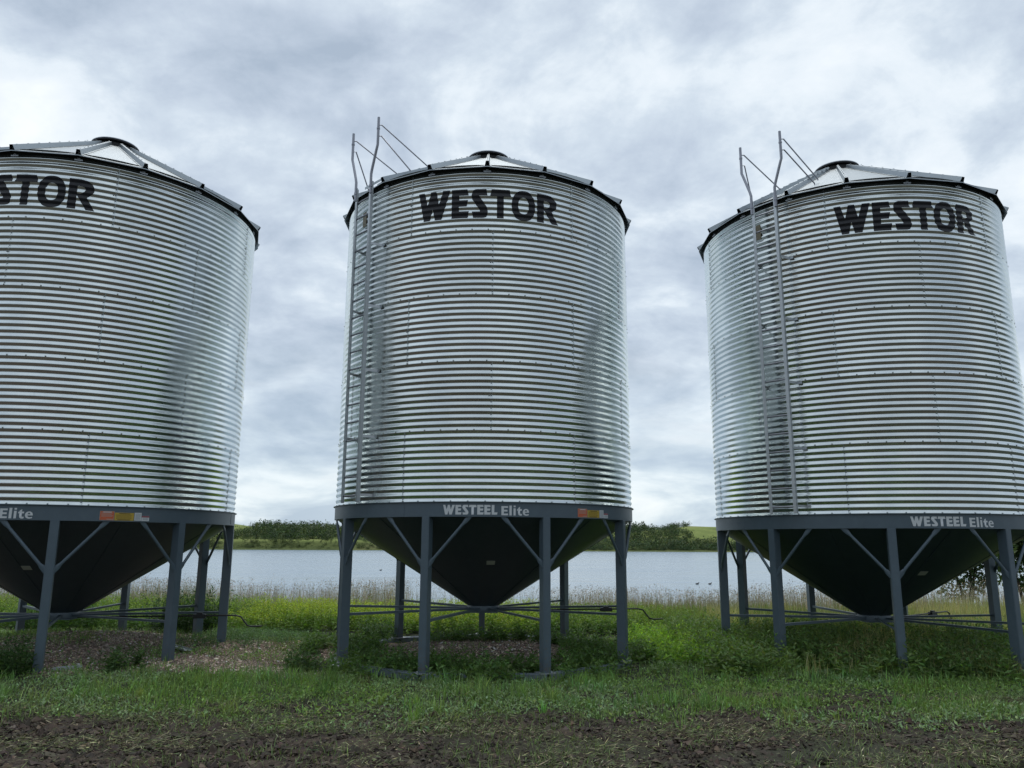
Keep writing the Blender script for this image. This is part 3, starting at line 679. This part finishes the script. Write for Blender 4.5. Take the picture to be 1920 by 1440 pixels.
def tier_mesh(k):
    z0 = ZR+k*T; na = 432
    zz = np.array([z0+PER*(i+f) for i in range(11) for f in PHASES]+[z0+T])
    if k == NT-1: zz = zz[zz < ZTOP-.085]
    nz = len(zz)-1; aa = np.linspace(0, 2*np.pi, na, endpoint=False)
    A, Zg = np.meshgrid(aa, zz); r = rcor(Zg)+wobble(A, Zg)+0.0018*(NT-k)*0
    V_ = np.stack([r*np.sin(A), -r*np.cos(A), Zg], -1).reshape(-1, 3)
    I = np.arange(na*(nz+1)).reshape(nz+1, na); J = np.roll(I, -1, axis=1)
    Q = np.stack([I[:-1], J[:-1], J[1:], I[1:]], -1).reshape(-1, 4)
    seams = [1.6+60*j+(30 if k in (0, 2, 4) else 0) for j in range(6)]
    sa = (np.degrees(A)-seams[0]) % 360; sheet = np.floor(sa/60).astype(int)
    tn = np.random.default_rng(40+k).uniform(.89, 1.05, 6)[sheet].ravel()
    Vs = [V_]; Qs = [Q]; Ts = []; tones = [tn]; off = len(V_)
    for s in seams:      # lapped sheet edge
        sa_ = np.radians(s); da = np.array([-.010, -.010, .018, .018])/RB*1.0; dr = np.array([0.0, .0028, .0028, 0.0])
        a2 = (sa_+da)[None, :]+0*zz[:, None]; rr = rcor(zz)[:, None]+wobble(a2, zz[:, None])+dr[None]
        v = np.stack([rr*np.sin(a2), -rr*np.cos(a2), zz[:, None]+0*a2], -1).reshape(-1, 3)
        I2 = np.arange(4*(nz+1)).reshape(nz+1, 4)+off
        Vs.append(v); Qs.append(np.stack([I2[:-1, :-1], I2[:-1, 1:], I2[1:, 1:], I2[1:, :-1]], -1).reshape(-1, 4)); tones.append(np.full(len(v), 1.0)); off += len(v)
    # bolt heads: low six-sided domes
    B = []
    for s in seams:
        for j in range(11):
            B.append((math.radians(s), z0+PER*(j+.5)+.0)); 
            if j == 5: B.append((math.radians(s)-.012, z0+PER*(j+.5)))
    nb = 64
    nv_ = len(B)
    for j in range(nb): B.append((2*math.pi*(j+.3*(k % 2))/nb, z0+0.012))
    for bi, (a, z) in enumerate(B):
        rr = float(rcor(z))+float(wobble(a, z)); n_ = Vector((math.sin(a), -math.cos(a), 0)); tx = Vector((math.cos(a), math.sin(a), 0)); c0 = n_*rr+Vector((0, 0, z))
        vv = []
        for q, (rad, hh) in enumerate(((.014, -.002), (.013, .007), (.006, .012))):
            for i in range(6): vv.append(c0+tx*math.cos(i*1.0472)*rad+Vector((0, 0, 1))*math.sin(i*1.0472)*rad+n_*hh)
        b = off; Vs.append(np.array([tuple(x) for x in vv])); tones.append(np.full(18, .34 if bi < nv_ else .62)); qq = []
        for L in (0, 6):
            for i in range(6): qq.append((b+L+i, b+L+(i+1) % 6, b+L+6+(i+1) % 6, b+L+6+i))
        qq.append((b+12, b+13, b+14, b+15)); qq.append((b+12, b+15, b+16, b+17)); Qs.append(np.array(qq)); off += 18
    o = np_mesh('wall_tier', np.concatenate(Vs), np.concatenate(Qs), mat=M['wall'], smooth=True, extra={'tone': np.concatenate(tones)})
    return o

# ---- lettering outlines (each loop in a unit box)
def ell(cx, cy, rx, ry, n=28, p=2.0, a0=0, a1=360):
    out = []
    for i in range(n):
        a = R_(a0+(a1-a0)*i/n); c, s = math.cos(a), math.sin(a)
        out.append((cx+rx*math.copysign(abs(c)**(2/p), c), cy+ry*math.copysign(abs(s)**(2/p), s)))
    return out
GLY = {
 'W': [[(0, 1), (.19, 1), (.295, .53), (.40, 1), (.57, 1), (.655, .53), (.78, 1), (1, 1), (.74, 0), (.535, 0), (.46, .40), (.375, 0), (.18, 0)]],
 'E': [[(0, 1), (.905, 1), (.98, .79), (.43, .79), (.43, .63), (.95, .63), (.86, .41), (.42, .41), (.42, .24), (1, .24), (.93, 0), (0, 0)]],
 'S': [[(.90, 1), (.97, .78), (.46, .78), (.93, .38), (.985, .29), (1, .19), (.96, .09), (.87, .025), (.70, 0), (.11, 0), (.03, .22), (.50, .22), (.53, .255), (.10, .60), (.02, .69), (0, .78), (.03, .88), (.11, .96), (.28, 1)]],
 'T': [[(.07, 1), (.93, 1), (1, .76), (.65, .76), (.65, 0), (.33, 0), (.33, .76), (0, .76)]],
 'O': [ell(.5, .49, .5, .53, 40, 2.25), ell(.5, .49, .225, .29, 32, 2.3)],
 'R': [[(0, 1), (.44, 1), (.66, .97), (.83, .89), (.92, .77), (.93, .66), (.88, .55), (.68, .42), (1, 0), (.69, 0), (.31, .47), (.31, 0), (0, 0)], [(.31, .77), (.45, .77), (.57, .74), (.61, .68), (.58, .60), (.46, .52), (.31, .48+.04)]],
 'L': [[(0, 1), (.47, 1), (.44, .24), (1, .24), (.9, 0), (0, 0)]],
 'e0': [[(0, 1), (1, 1), (1, .81), (.38, .81), (.38, .60), (.92, .60), (.92, .41), (.38, .41), (.38, .19), (1, .19), (1, 0), (0, 0)]],
 'l0': [[(0, 1), (1, 1), (1, 0), (0, 0)]],
 'i0': [[(0, .72), (1, .72), (1, 0), (0, 0)], ],
 'i1': [[(0, 1), (1, 1), (1, .83), (0, .83)]],
 't0': [[(.22, .85), (.62, 1), (.62, .74), (.98, .74), (.98, .55), (.62, .55), (.62, .26), (.70, .19), (.98, .19), (1, .02), (.80, -.02), (.50, 0), (.28, .10), (.22, .24), (.22, .55), (0, .55), (0, .68), (.22, .76)]],
 'e1': [[(.98, .43), (.97, .62), (.88, .83), (.70, .96), (.50, 1), (.30, .96), (.12, .83), (.02, .65), (0, .5), (.02, .33), (.12, .15), (.30, .03), (.52, -.01), (.75, .01), (.93, .06), (.93, .25), (.75, .19), (.55, .18), (.40, .24), (.34, .36), (.34, .43)], [(.34, .60), (.38, .76), (.50, .82), (.62, .76), (.66, .60)]],
}
def wrap_letters(items, fr, name, mat, parent, rot, zcuts, lift):
    """items: (glyph, a0, a1 (deg), z0, z1); fr(z) = surface radius. laid on the wall as thin film"""
    bm = bmesh.new()
    for gl, a0, a1, z0, z1 in items:
        loops = [[Vector((a0+(a1-a0)*x, z0+(z1-z0)*y, 0)) for x, y in lp] for lp in GLY[gl]]
        flat = [v for lp in loops for v in lp]; vs = [bm.verts.new(v) for v in flat]
        for tri in tessellate_polygon(loops):
            try: bm.faces.new([vs[i] for i in tri])
            except ValueError: pass
    amin = min(i[1] for i in items); amax = max(i[2] for i in items)
    for z in zcuts:
        bmesh.ops.bisect_plane(bm, geom=bm.verts[:]+bm.edges[:]+bm.faces[:], plane_co=(0, z, 0), plane_no=(0, 1, 0))
    a = math.ceil(amin)
    while a < amax:
        bmesh.ops.bisect_plane(bm, geom=bm.verts[:]+bm.edges[:]+bm.faces[:], plane_co=(a, 0, 0), plane_no=(1, 0, 0)); a += 0.8333
    for v in bm.verts:
        d, z = v.co.x, v.co.y; r = float(fr(z))+lift+float(wobble(R_(d), z) if lift > .002 and name == 'lettering' else 0); v.co = pol(r, d, z)
    bmesh.ops.recalc_face_normals(bm, faces=bm.faces)
    for f in bm.faces:
        f.smooth = True
        c = f.calc_center_median()
        if f.normal.x*c.x+f.normal.y*c.y < 0: f.normal_flip()
    me = bpy.data.meshes.new(name); bm.to_mesh(me); bm.free(); me.materials.append(mat)
    o = bpy.data.objects.new(name, me); link(o, parent); o.rotation_euler.z = rot
    return o

def make_hi():
    """WESTOR letter boxes in degrees about the word's own centre"""
    def ang(Xz):
        px = 770+Xz/6.4; s = (px-906)/1387.0
        th = 0.0
        for _ in range(40): th = math.asin(max(-1, min(1, s*(5.46-math.cos(th)))))
        return math.degrees(th)-2.1
    out = []
    for gl, a, b in (('W', 92, 475), ('E', 495, 705), ('S', 735, 935), ('T', 960, 1215), ('O', 1222, 1503), ('R', 1527, 1775)):
        out.append((gl, ang(a), ang(b), 7.235, 7.745))
    return out
def make_lo():
    out = []
    def A(Xz): return -11.5-2.6+28.0*(Xz-105)/1645.0
    for gl, a, b in (('W', 105, 333), ('E', 343, 460), ('S', 475, 592), ('T', 598, 745), ('E', 757, 880), ('E', 890, 1012), ('L', 1028, 1140)):
        out.append((gl, A(a), A(b), 2.352, 2.500))
    out += [('e0', A(1212), A(1338), 2.345, 2.485), ('l0', A(1364), A(1410), 2.343, 2.495), ('i0', A(1443), A(1485), 2.343, 2.495), ('i1', A(1445), A(1485), 2.343, 2.495),
            ('t0', A(1510), A(1608), 2.343, 2.478), ('e1', A(1622), A(1750), 2.343, 2.447)]
    return out

def patch_on_ring(a0, a1, z0, z1, r, thick=.002, n=6):
    mb = MB(); vs = []; fs = []
    for i in range(n+1):
        a = a0+(a1-a0)*i/n
        vs += [pol(r, a, z0), pol(r, a, z1), pol(r+thick, a, z1), pol(r+thick, a, z0)]
    for i in range(n):
        b = i*4
        for q in range(4): fs.append((b+q, b+(q+1) % 4, b+4+(q+1) % 4, b+4+q))
    fs += [(0, 1, 2, 3), (n*4+3, n*4+2, n*4+1, n*4)]
    return mb.add(vs, fs)

def make_bin():
    """one complete bin at the origin. returns the root and the parts of its upper and lower halves"""
    root = empty('grain_bin', (0, 0, 0)); up = []; lo = []
    for k in range(NT):
        o = tier_mesh(k); link(o, root); up.append(o)
    # lettering on the top tier
    zc_ = [ZR+(i+f)*PER for i in range(45, 53) for f in PHASES]
    up.append(wrap_letters(make_hi(), rcor, 'lettering', M['ink'], root, 0, zc_, .0045))
    # roof: 18 flat panels with an edge lip; ribs stand on the joints
    mb = MB(); nr = 18; ph = 1.5-2.1
    for (r0, z0), (r1, z1) in (((RE, ZE), (RC, ZC-.02)), ((RE, ZE), (RE+.002, ZE-.014)), ((RE-.003, ZE-.006), (RB-.035, ZE+.085))):
        for j in range(nr):
            a, b = ph+j*20, ph+(j+1)*20
            mb.add([pol(r0, a, z0), pol(r0, b, z0), pol(r1, b, z1), pol(r1, a, z1)], [(0, 1, 2, 3)])
    roof = mb.build('roof', M['roof'], root); up.append(roof)
    sl = math.atan2(ZC-.02-ZE, RE-RC)
    rib_me = None
    for j in range(nr):
        a = ph+j*20
        if rib_me is None:
            m2 = MB(); e = pol(1, 0, 0); tx = Vector((1, 0, 0)); nn = Vector((0, -math.sin(sl), math.cos(sl)))
            prof = [(-.070, 0.0), (-.042, .002), (-.026, .085), (.026, .085), (.042, .002), (.070, 0.0)]
            A0 = Vector((0, -(RE-.012), ZE+.006)); A1 = Vector((0, -(RC+.10), ZC-.075)); vs = []
            NS = 2
            for s_ in range(NS):
                P = A0.lerp(A1, s_/(NS-1)); k_ = 1-.25*s_/(NS-1)
                for (w_, h_) in prof: vs.append(P+tx*w_*k_+nn*h_*k_)
            for (w_, h_) in prof[::-1]: pass
            fs = [(i, i+1, 7+i-0, 6+i) for i in range(5)]
            m2.add(vs, fs)
            # panel bolts along the rib
            for q in range(9):
                P = A0.lerp(A1, (q+.5)/9)+nn*.083; m2.frame(P, tx, nn.cross(tx), nn, .009, .009, .004)
            o = m2.build('rib', M['roof'], roof); rib_me = o.data
        else:
            o = bpy.data.objects.new('rib', rib_me); link(o, roof)
        o.rotation_euler.z = R_(a)
    # eave clips under each rib
    clip = None
    for j in range(nr):
        if clip is None:
            m2 = MB(); m2.frame((0, -(RB+.020), ZTOP-.072), (1, 0, 0), (0, 1, 0), (0, 0, 1), .060, .003, .012); m2.frame((0, -(RB+.020), ZTOP-.052), (1, 0, 0), (0, 1, 0), (0, 0, 1), .022, .003, .012)
            o = m2.build('eave_clip', M['plate'], roof); clip = o.data
        else: o = bpy.data.objects.new('eave_clip', clip); link(o, roof)
        o.rotation_euler.z = R_(ph+j*20)
    m2 = MB(); m2.lathe([(RC-.05, ZC-.03), (RC-.04, ZC+.070), (RC+.025, ZC+.085), (RC+.025, ZC+.110), (RC-.04, ZC+.110)], 48)
    m2.lathe([(RC+.05, ZC-.045), (RC-.02, ZC+.0), (RC-.05, ZC+.0)], 48)
    up.append(m2.build('roof_collar', M['black'], root, smooth=35))
    m2 = MB(); m2.lathe([(RC+.035, ZC+.108), (RC+.035, ZC+.122), (RC-.02, ZC+.130), (.2, ZC+.145), (0.001, ZC+.15)], 48)
    up.append(m2.build('roof_lid', M['plate'], root, smooth=35))
    m2 = MB(); m2.lathe([(RB-.02, ZTOP-.12), (RB-.02, ZTOP-.082), (RB+.012, ZTOP-.082), (RB+.012, ZTOP-.078), (RB-.016, ZTOP-.076), (RB-.016, ZTOP+.06)], 144)  # dark strip added where the gap under the eave lies in shade
    up.append(m2.build('eave_shade_strip', M['dark'], root, smooth=35))
    # ladder
    LA = -48.0; lad = empty('ladder', (0, 0, 0)); lad.parent = root; up.append(lad)
    n_ = pol(1, LA, 0).normalized(); tx = Vector((math.cos(R_(LA)), math.sin(R_(LA)), 0)); off = RB+.215; hw = .235
    def LP(s, z, o_=0.0): return n_*(off+o_)+tx*s+Vector((0, 0, z))
    for s in (-hw, hw):
        m2 = MB(); m2.frame(LP(s, (ZR+.01+8.14)/2), tx, n_, Vector((0, 0, 1)), .006, .028, (8.14-ZR-.01)/2)
        m2.frame(LP(s-math.copysign(.026, s), (ZR+.01+8.14)/2, .022), tx, n_, Vector((0, 0, 1)), .020, .005, (8.14-ZR-.01)/2-.002)
        m2.build('rail', M['galv'], lad)
    z = ZR+.12
    rung = None
    while z < 8.15:
        if rung is None:
            m2 = MB(); m2.tube([LP(-hw, 0), LP(hw, 0)], .0165, 8); o = m2.build('rung', M['gpipe'], lad, smooth=40); rung = o.data
        else: o = bpy.data.objects.new('rung', rung); link(o, lad)
        o.location.z = z; z += .305
    bm_ = None
    for k in range(NT):
        zz = ZR+.13+k*T*1.0 if k == 0 else ZR+k*T-.03
        for s in (-hw, hw):
            m2 = MB(); sg = math.copysign(1, s)
            wp = pol(RB+.004, LA+math.degrees(s/RB)+sg*1.2, zz)
            m2.bar(LP(s, zz, -.01), wp, .006, .042); m2.frame(wp+tx*sg*.03, tx, n_, Vector((0, 0, 1)), .036, .004, .021)
            m2.build('bracket', M['galv'], lad)
    for s in (-hw, hw):
        sg = math.copysign(1, s); m2 = MB(); so = s+sg*.165
        pts = [LP(s, 7.90, .03), LP(s, 8.26, .03), LP(s+sg*.02, 8.34, .03), LP(so-sg*.03, 8.68, .03), LP(so, 8.76, .03), LP(so, 9.28, .03)]
        m2.tube(pts, .024, 10); m2.tube([LP(so, 9.05, .03), LP(so, 9.08, .03)], .030, 10); m2.tube([LP(s, 8.02, .03), LP(s, 8.06, .03)], .030, 10)
        m2.build('handrail', M['gpipe'], lad, smooth=45)
        # stays from the handrail down to the roof
        def roofpt(r_, a_, h_=.03): return pol(r_, a_, ZE+(RE-r_)*math.tan(sl)+h_)
        aa = LA+math.degrees(so/RB)
        for zt, r_, da in ((9.13, 2.05, 7 if sg > 0 else 4), (8.92, 2.62, 8 if sg > 0 else -1.5)):
            m2 = MB(); P0 = LP(so, zt, .03); P1 = roofpt(r_, aa+da); q = P0+(tx*.5-n_*.5).normalized()*.06
            m2.tube([P0, q, P1+Vector((0, 0, .03)), P1], .011, 8, radii=[.009, .012, .012, .009]); m2.build('stay', M['gpipe'], lad, smooth=45)
    # roof steps leading up from the ladder
    for q in range(9):
        r_ = RE-.10-q*.26; 
        if r_ < .6: break
        h_ = min(.23, r_*.16); m2 = MB(); c0 = n_*r_+Vector((0, 0, ZE+(RE-r_)*math.tan(sl)+.075))
        m2.frame(c0, tx, n_, Vector((0, 0, 1)), h_+.05, .020, .004); m2.frame(c0+n_*.018-Vector((0, 0, .022)), tx, n_, Vector((0, 0, 1)), h_+.05, .003, .020)
        m2.build('roof_step', M['roof'], lad)
    # tan tag beside the ladder top
    o = patch_on_ring(LA-7.5, LA-4.7, 7.50, 7.78, RB+.010, .003).build('tag', M['tan'], root); up.append(o)

    # ---- lower half: ring, hopper, legs
    rr = RB+.016; zb = ZR-HR
    m2 = MB(); m2.lathe([(RB-.06, zb+.004), (RB-.06, zb), (rr, zb), (rr, ZR-.012), (rr+.028, ZR-.008), (rr+.028, ZR+.002), (RB-.05, ZR+.003)], 144)
    ring = m2.build('support_ring', M['paint'], root, smooth=35); lo.append(ring)
    for j in range(3):
        m2 = MB(); m2.frame(pol(rr+.001, -28+120*j, (zb+ZR)/2-.004), pol(1, 62+120*j, 0), pol(1, -28+120*j, 0), Vector((0, 0, 1)), .004, .003, HR/2-.012)
        m2.build('ring_seam', M['paint'], ring)
    o = wrap_letters(make_lo(), lambda z: rr, 'maker_lettering', M['white'], root, 0, [], .0025); lo.append(o)
    # warning stickers (printed lines too small to read)
    def sticker(name, a0, a1, z0, z1, mat, lines, lm, head=None):
        o = patch_on_ring(a0, a1, z0, z1, rr+.001).build(name, M[mat], root); lo.append(o)
        m3 = MB(); H = z1-z0
        for (y0, y1, x0, x1) in lines:
            q = patch_on_ring(a0+(a1-a0)*x0, a0+(a1-a0)*x1, z0+H*y0, z0+H*y1, rr+.0035, .0008, 3); m3.add(q.v, q.f)
        m3.build('print', M[lm], o)
        if head:
            m3 = patch_on_ring(a0+(a1-a0)*head[2], a0+(a1-a0)*head[3], z0+H*head[0], z0+H*head[1], rr+.0035, .0008, 3); m3.build('header', M[head[4]], o)
    b0 = 32.1
    ln = [(.80-.10*i, .835-.10*i, .08+.03*(i % 2), .92-.05*(i % 3)) for i in range(5)]
    sticker('orange_sticker', b0, b0+4.2, 2.337, 2.475, 'orange', ln+[(.22, .235, .0, 1.0), (.08, .13, .5, .93), (.0, .03, 0, 1), (.97, 1, 0, 1), (.0, 1, 0, .02), (0, 1, .98, 1)], 'cream', (.86, .93, .22, .80, 'white'))
    sticker('yellow_sticker', b0+4.35, b0+10.2, 2.337, 2.455, 'yellow', [(.84, .92, .22, .80)]+[(.70-.12*i, .73-.12*i, .08, .90-.04*(i % 3)) for i in range(5)]+[(.06, .13, .15, .80)], 'ink')
    sticker('white_sticker', b0+10.4, b0+12.6, 2.340, 2.462, 'white', [(.84-.10*i, .865-.10*i, .12, .88) for i in range(8)], 'paint')
    sticker('small_sticker', b0+12.7, b0+15.2, 2.337, 2.415, 'white', [(.55-.12*i, .58-.12*i, .15, .85) for i in range(4)], 'paint', (.70, .98, .0, 1.0, 'red'))
    # hopper cone with lapped radial seams and outlet collar
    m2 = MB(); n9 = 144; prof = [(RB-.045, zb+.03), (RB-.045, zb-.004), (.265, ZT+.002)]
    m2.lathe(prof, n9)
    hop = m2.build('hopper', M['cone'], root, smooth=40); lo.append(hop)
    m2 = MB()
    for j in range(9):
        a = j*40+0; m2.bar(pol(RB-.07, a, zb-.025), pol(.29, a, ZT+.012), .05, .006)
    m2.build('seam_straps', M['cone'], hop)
    m2 = MB(); m2.lathe([(.275, ZT+.03), (.285, ZT-.01), (.285, ZT-.085), (.24, ZT-.085), (.24, ZT-.02)], 40)
    m2.frame(pol(0, 0, ZT-.10), Vector((1, 0, 0)), Vector((0, 1, 0)), Vector((0, 0, 1)), .26, .24, .012)
    outl = m2.build('outlet_collar', M['paint'], root, smooth=35); lo.append(outl)
    # sticker on the cone
    f_ = .47; r_ = RB-.045+(.265-RB+.045)*f_; z_ = zb+(ZT-zb)*f_; ca = 0.0
    cs = math.atan2(RB-.3, zb-ZT)
    P = pol(r_+.004, 3.0, z_); dn = (pol(.265, 3.0, ZT)-pol(RB-.045, 3.0, zb)).normalized(); tx2 = Vector((1, 0, 0)); nn2 = tx2.cross(dn).normalized()
    if nn2.z > 0: nn2 = -nn2
    m2 = MB(); m2.frame(P+nn2*.003, tx2, dn, nn2, .085, .06, .0015); o = m2.build('hopper_sticker', M['cream'], root); lo.append(o)
    # legs
    leg_me = brace_me = spoke_me = foot_me = seg_me = None
    RL = RB-.055; ux = Vector((1, 0, 0)); uy = Vector((0, -1, 0)); uz = Vector((0, 0, 1))
    for j in range(9):
        a = 20+40*j
        if leg_me is None:
            m2 = MB(); z0, z1 = 0.0, zb-.001; w, d, th = .062, .075, .006; c0 = Vector((0, -RL, (z0+z1)/2)); h = (z1-z0)/2
            m2.frame(c0, ux, uy, uz, w, d, h)       # folded box column
            m2.frame(c0+uy*(d+.0015)+ux*0, ux, uy, uz, w-.012, .0015, h-.001)
            o = m2.build('leg', M['paint'], root, bevel=.005); leg_me = o.data; leg0 = o
        else:
            o = bpy.data.objects.new('leg', leg_me); link(o, root); md = o.modifiers.new('b', 'BEVEL'); md.width = .005; md.segments = 2; md.limit_method = 'ANGLE'; md.angle_limit = R_(40)
        o.rotation_euler.z = R_(a); lo.append(o); leg = o
        for sg in (-1, 1):
            m2 = MB(); A = Vector((sg*.060, -(RL+.045), 1.60)); Bp = pol(RB-.01, sg*14.6, zb+.01); d = (Bp-A); u = d.normalized()
            pts = [A-u*.06, A, A+u*.07, A+u*.12, Bp-u*.16, Bp-u*.10, Bp-u*.03, Bp+u*.02]
            rad = [(.010, .040), (.010, .040), (.012, .038), (.024, .024), (.024, .024), (.013, .036), (.010, .040), (.010, .040)]
            # flattened ends turn edge-on to the leg
            m2.tube(pts, .024, 10, radii=[(b_, a_) for a_, b_ in rad] if False else rad); o2 = m2.build('brace', M['paint'], leg, smooth=50)
        m2 = MB(); A = Vector((0, -(RL-.05), ZT-.045)); Bp = Vector((0, -.27, ZT-.045)); m2.frame((A+Bp)/2+Vector((0, 0, .018)), uy, ux, uz, (A-Bp).length/2, .022, .0035); m2.frame((A+Bp)/2+ux*.020, uy, ux, uz, (A-Bp).length/2, .0035, .020)
        o = m2.build('spoke', M['paint'], root); o.rotation_euler.z = R_(a); lo.append(o)
        m2 = MB(); m2.frame(Vector((0, -RL, -.000)), ux, uy, uz, .13, .12, .006); m2.frame(Vector((.10, -RL, .012)), ux, uy, uz, .012, .012, .010); m2.frame(Vector((-.10, -RL, .012)), ux, uy, uz, .012, .012, .010)
        m2.build('foot_plate', M['plate'], leg)
    # base ring: straight steel channels between the feet
    m2 = MB(); rb_ = RL+.055
    for j in range(9):
        A = pol(rb_, 20+40*j, -.055); Bp = pol(rb_, 60+40*j, -.055); d = (Bp-A).normalized(); nrm = pol(1, 40+40*j, 0)
        L = (Bp-A).length/2-.004; c = (A+Bp)/2
        m2.frame(c+Vector((0, 0, .046)), d, nrm, uz, L, .085, .004); m2.frame(c+nrm*.082, d, nrm, uz, L, .004, .041); m2.frame(c-nrm*.082, d, nrm, uz, L, .004, .041)
        m2.frame(c+nrm*.03+Vector((0, 0, .056)), d, nrm, uz, L-.3, .008, .006)
    o = m2.build('base_ring', M['skid'], root); lo.append(o)
    return root, up, lo
def gate_opener(root, ang, rot):
    """slide gate rod, its box and the bent crank at the outer end"""
    e = empty('gate_opener', (0, 0, 0)); e.parent = root; e.rotation_euler.z = rot
    m2 = MB(); m2.tube([pol(.25, ang, ZT-.085), pol(RB-.05, ang, ZT-.075)], .014, 8); m2.build('rod', M['black'], e, smooth=40)
    m2 = MB(); c = pol(RB-.42, ang, ZT-.085); r1 = pol(1, ang, 0); t1 = pol(1, ang+90, 0)
    m2.frame(c, r1, t1, Vector((0, 0, 1)), .11, .045, .035); m2.frame(c+Vector((0, 0, .04)), r1, t1, Vector((0, 0, 1)), .05, .03, .02); m2.build('gear_box', M['black'], e, bevel=.005)
    m2 = MB(); P = [pol(RB-.06, ang, ZT-.075), pol(RB+.20, ang, ZT-.075), pol(RB+.30, ang, ZT-.10), pol(RB+.36, ang, ZT-.18), pol(RB+.42, ang, ZT-.25), pol(RB+.50, ang, ZT-.27), pol(RB+.68, ang, ZT-.265)]
    m2.tube(P, .014, 8); m2.build('crank', M['black'], e, smooth=60)
    return e
root, up, lo = make_bin()
LAB = ['corrugated steel hopper bin at the left, cut off by the edge of the photo',
       'corrugated steel hopper bin in the middle, wholly in view with a base ring in weeds',
       'corrugated steel hopper bin at the right, standing in deep green undergrowth']
def copy_tree(o, parent):
    c = o.copy(); COL.objects.link(c); c.parent = parent
    for ch in list(o.children): copy_tree(ch, c)
    return c
kids = [(o, 'u') for o in up]+[(o, 'l') for o in lo]
for i, (bx, by, dz, fu, fl) in enumerate(BINS):
    if i == 1: continue
    r2 = root.copy(); COL.objects.link(r2); r2.location = (bx, by, dz)
    for o, w in kids:
        c = copy_tree(o, r2); c.rotation_euler.z = o.rotation_euler.z+R_(fu if w == 'u' else fl)
    tag(r2, LAB[i], 'grain bin', 'grain bins standing in a row')
    gate_opener(r2, 98 if i == 0 else 128, 0)
root.location = (BINS[1][0], BINS[1][1], BINS[1][2])
for o, w in kids: o.rotation_euler.z += R_(BINS[1][3] if w == 'u' else BINS[1][4])
tag(root, LAB[1], 'grain bin', 'grain bins standing in a row'); gate_opener(root, 98, 0)

# ------------------------------------------------------------------ small things on the ground
def plate_thing(label, x, y, z, rz, l, w, holes=0):
    m2 = MB(); h = .02
    m2.frame((0, 0, .004), (1, 0, 0), (0, 1, 0), (0, 0, 1), l/2, w/2, .004)
    m2.frame((0, w/2-.004, .012), (1, 0, 0), (0, 1, 0), (0, 0, 1), l/2, .004, .016)
    m2.frame((0, -w/2+.004, .012), (1, 0, 0), (0, 1, 0), (0, 0, 1), l/2, .004, .016)
    o = m2.build('steel_offcut', M['plate'], None, bevel=.002); o.location = (x, y, z); o.rotation_euler = (R_(2), R_(-3), rz)
    if holes:
        m3 = MB()
        for k in range(holes): m3.tube([(-l/2+l*(k+.5)/holes, 0, .0075), (-l/2+l*(k+.5)/holes, 0, .0095)], .016, 10)
        m3.build('bolt_heads', M['black'], o)
    tag(o, label, 'steel offcut'); return o
gz = lambda x, y: float(gheight(x, y))
plate_thing('pale flat steel offcut beside the left front leg of the middle bin', -2.86, 13.45, gz(-2.86, 13.45)+.06, R_(100), .62, .16)
plate_thing('pale punched steel strip on gravel by the right legs of the left bin', -5.75, 14.15, gz(-5.75, 14.15)+.05, R_(140), .75, .14, 5)
plate_thing('narrow pale strip at the foot of the left bin\'s right front leg', -6.45, 12.0, gz(-6.45, 12.0)+.04, R_(12), .38, .10)
plate_thing('short pale steel strip in weeds inside the right of the middle bin', 1.75, 15.0, gz(1.75, 15.0)+.06, R_(-18), .60, .12)
def duck(label, px, py):
    a = math.atan((py-720)/1469.6)-R_(11.513); dist = (CAM_Z-WL)/math.tan(a); x = (px-960)/1469.6*dist
    r = empty('duck', (x, dist, WL)); m2 = MB()
    m2.tube([(-.30, 0, .10), (-.2, 0, .10), (0, 0, .10), (.16, 0, .11), (.24, 0, .12)], .1, 10, radii=[.02, .09, .13, .10, .04])
    m2.tube([(.17, 0, .12), (.22, 0, .22), (.24, 0, .30), (.25, 0, .36)], .04, 8, radii=[.06, .045, .055, .02]); m2.tube([(.27, 0, .30), (.36, 0, .29)], .02, 6)
    b = m2.build('body', M['black'], r, smooth='all'); r.scale = (.8, .8, .8); tag(r, label, 'duck', 'ducks on the lake'); return r
duck('lone dark duck on the water seen left of the middle bin\'s cone', 722, 1071)
duck('dark duck on the lake, left one of the pair before the right bin', 1299, 1094)
duck('dark duck on the lake, right one of the pair before the right bin', 1322, 1094)
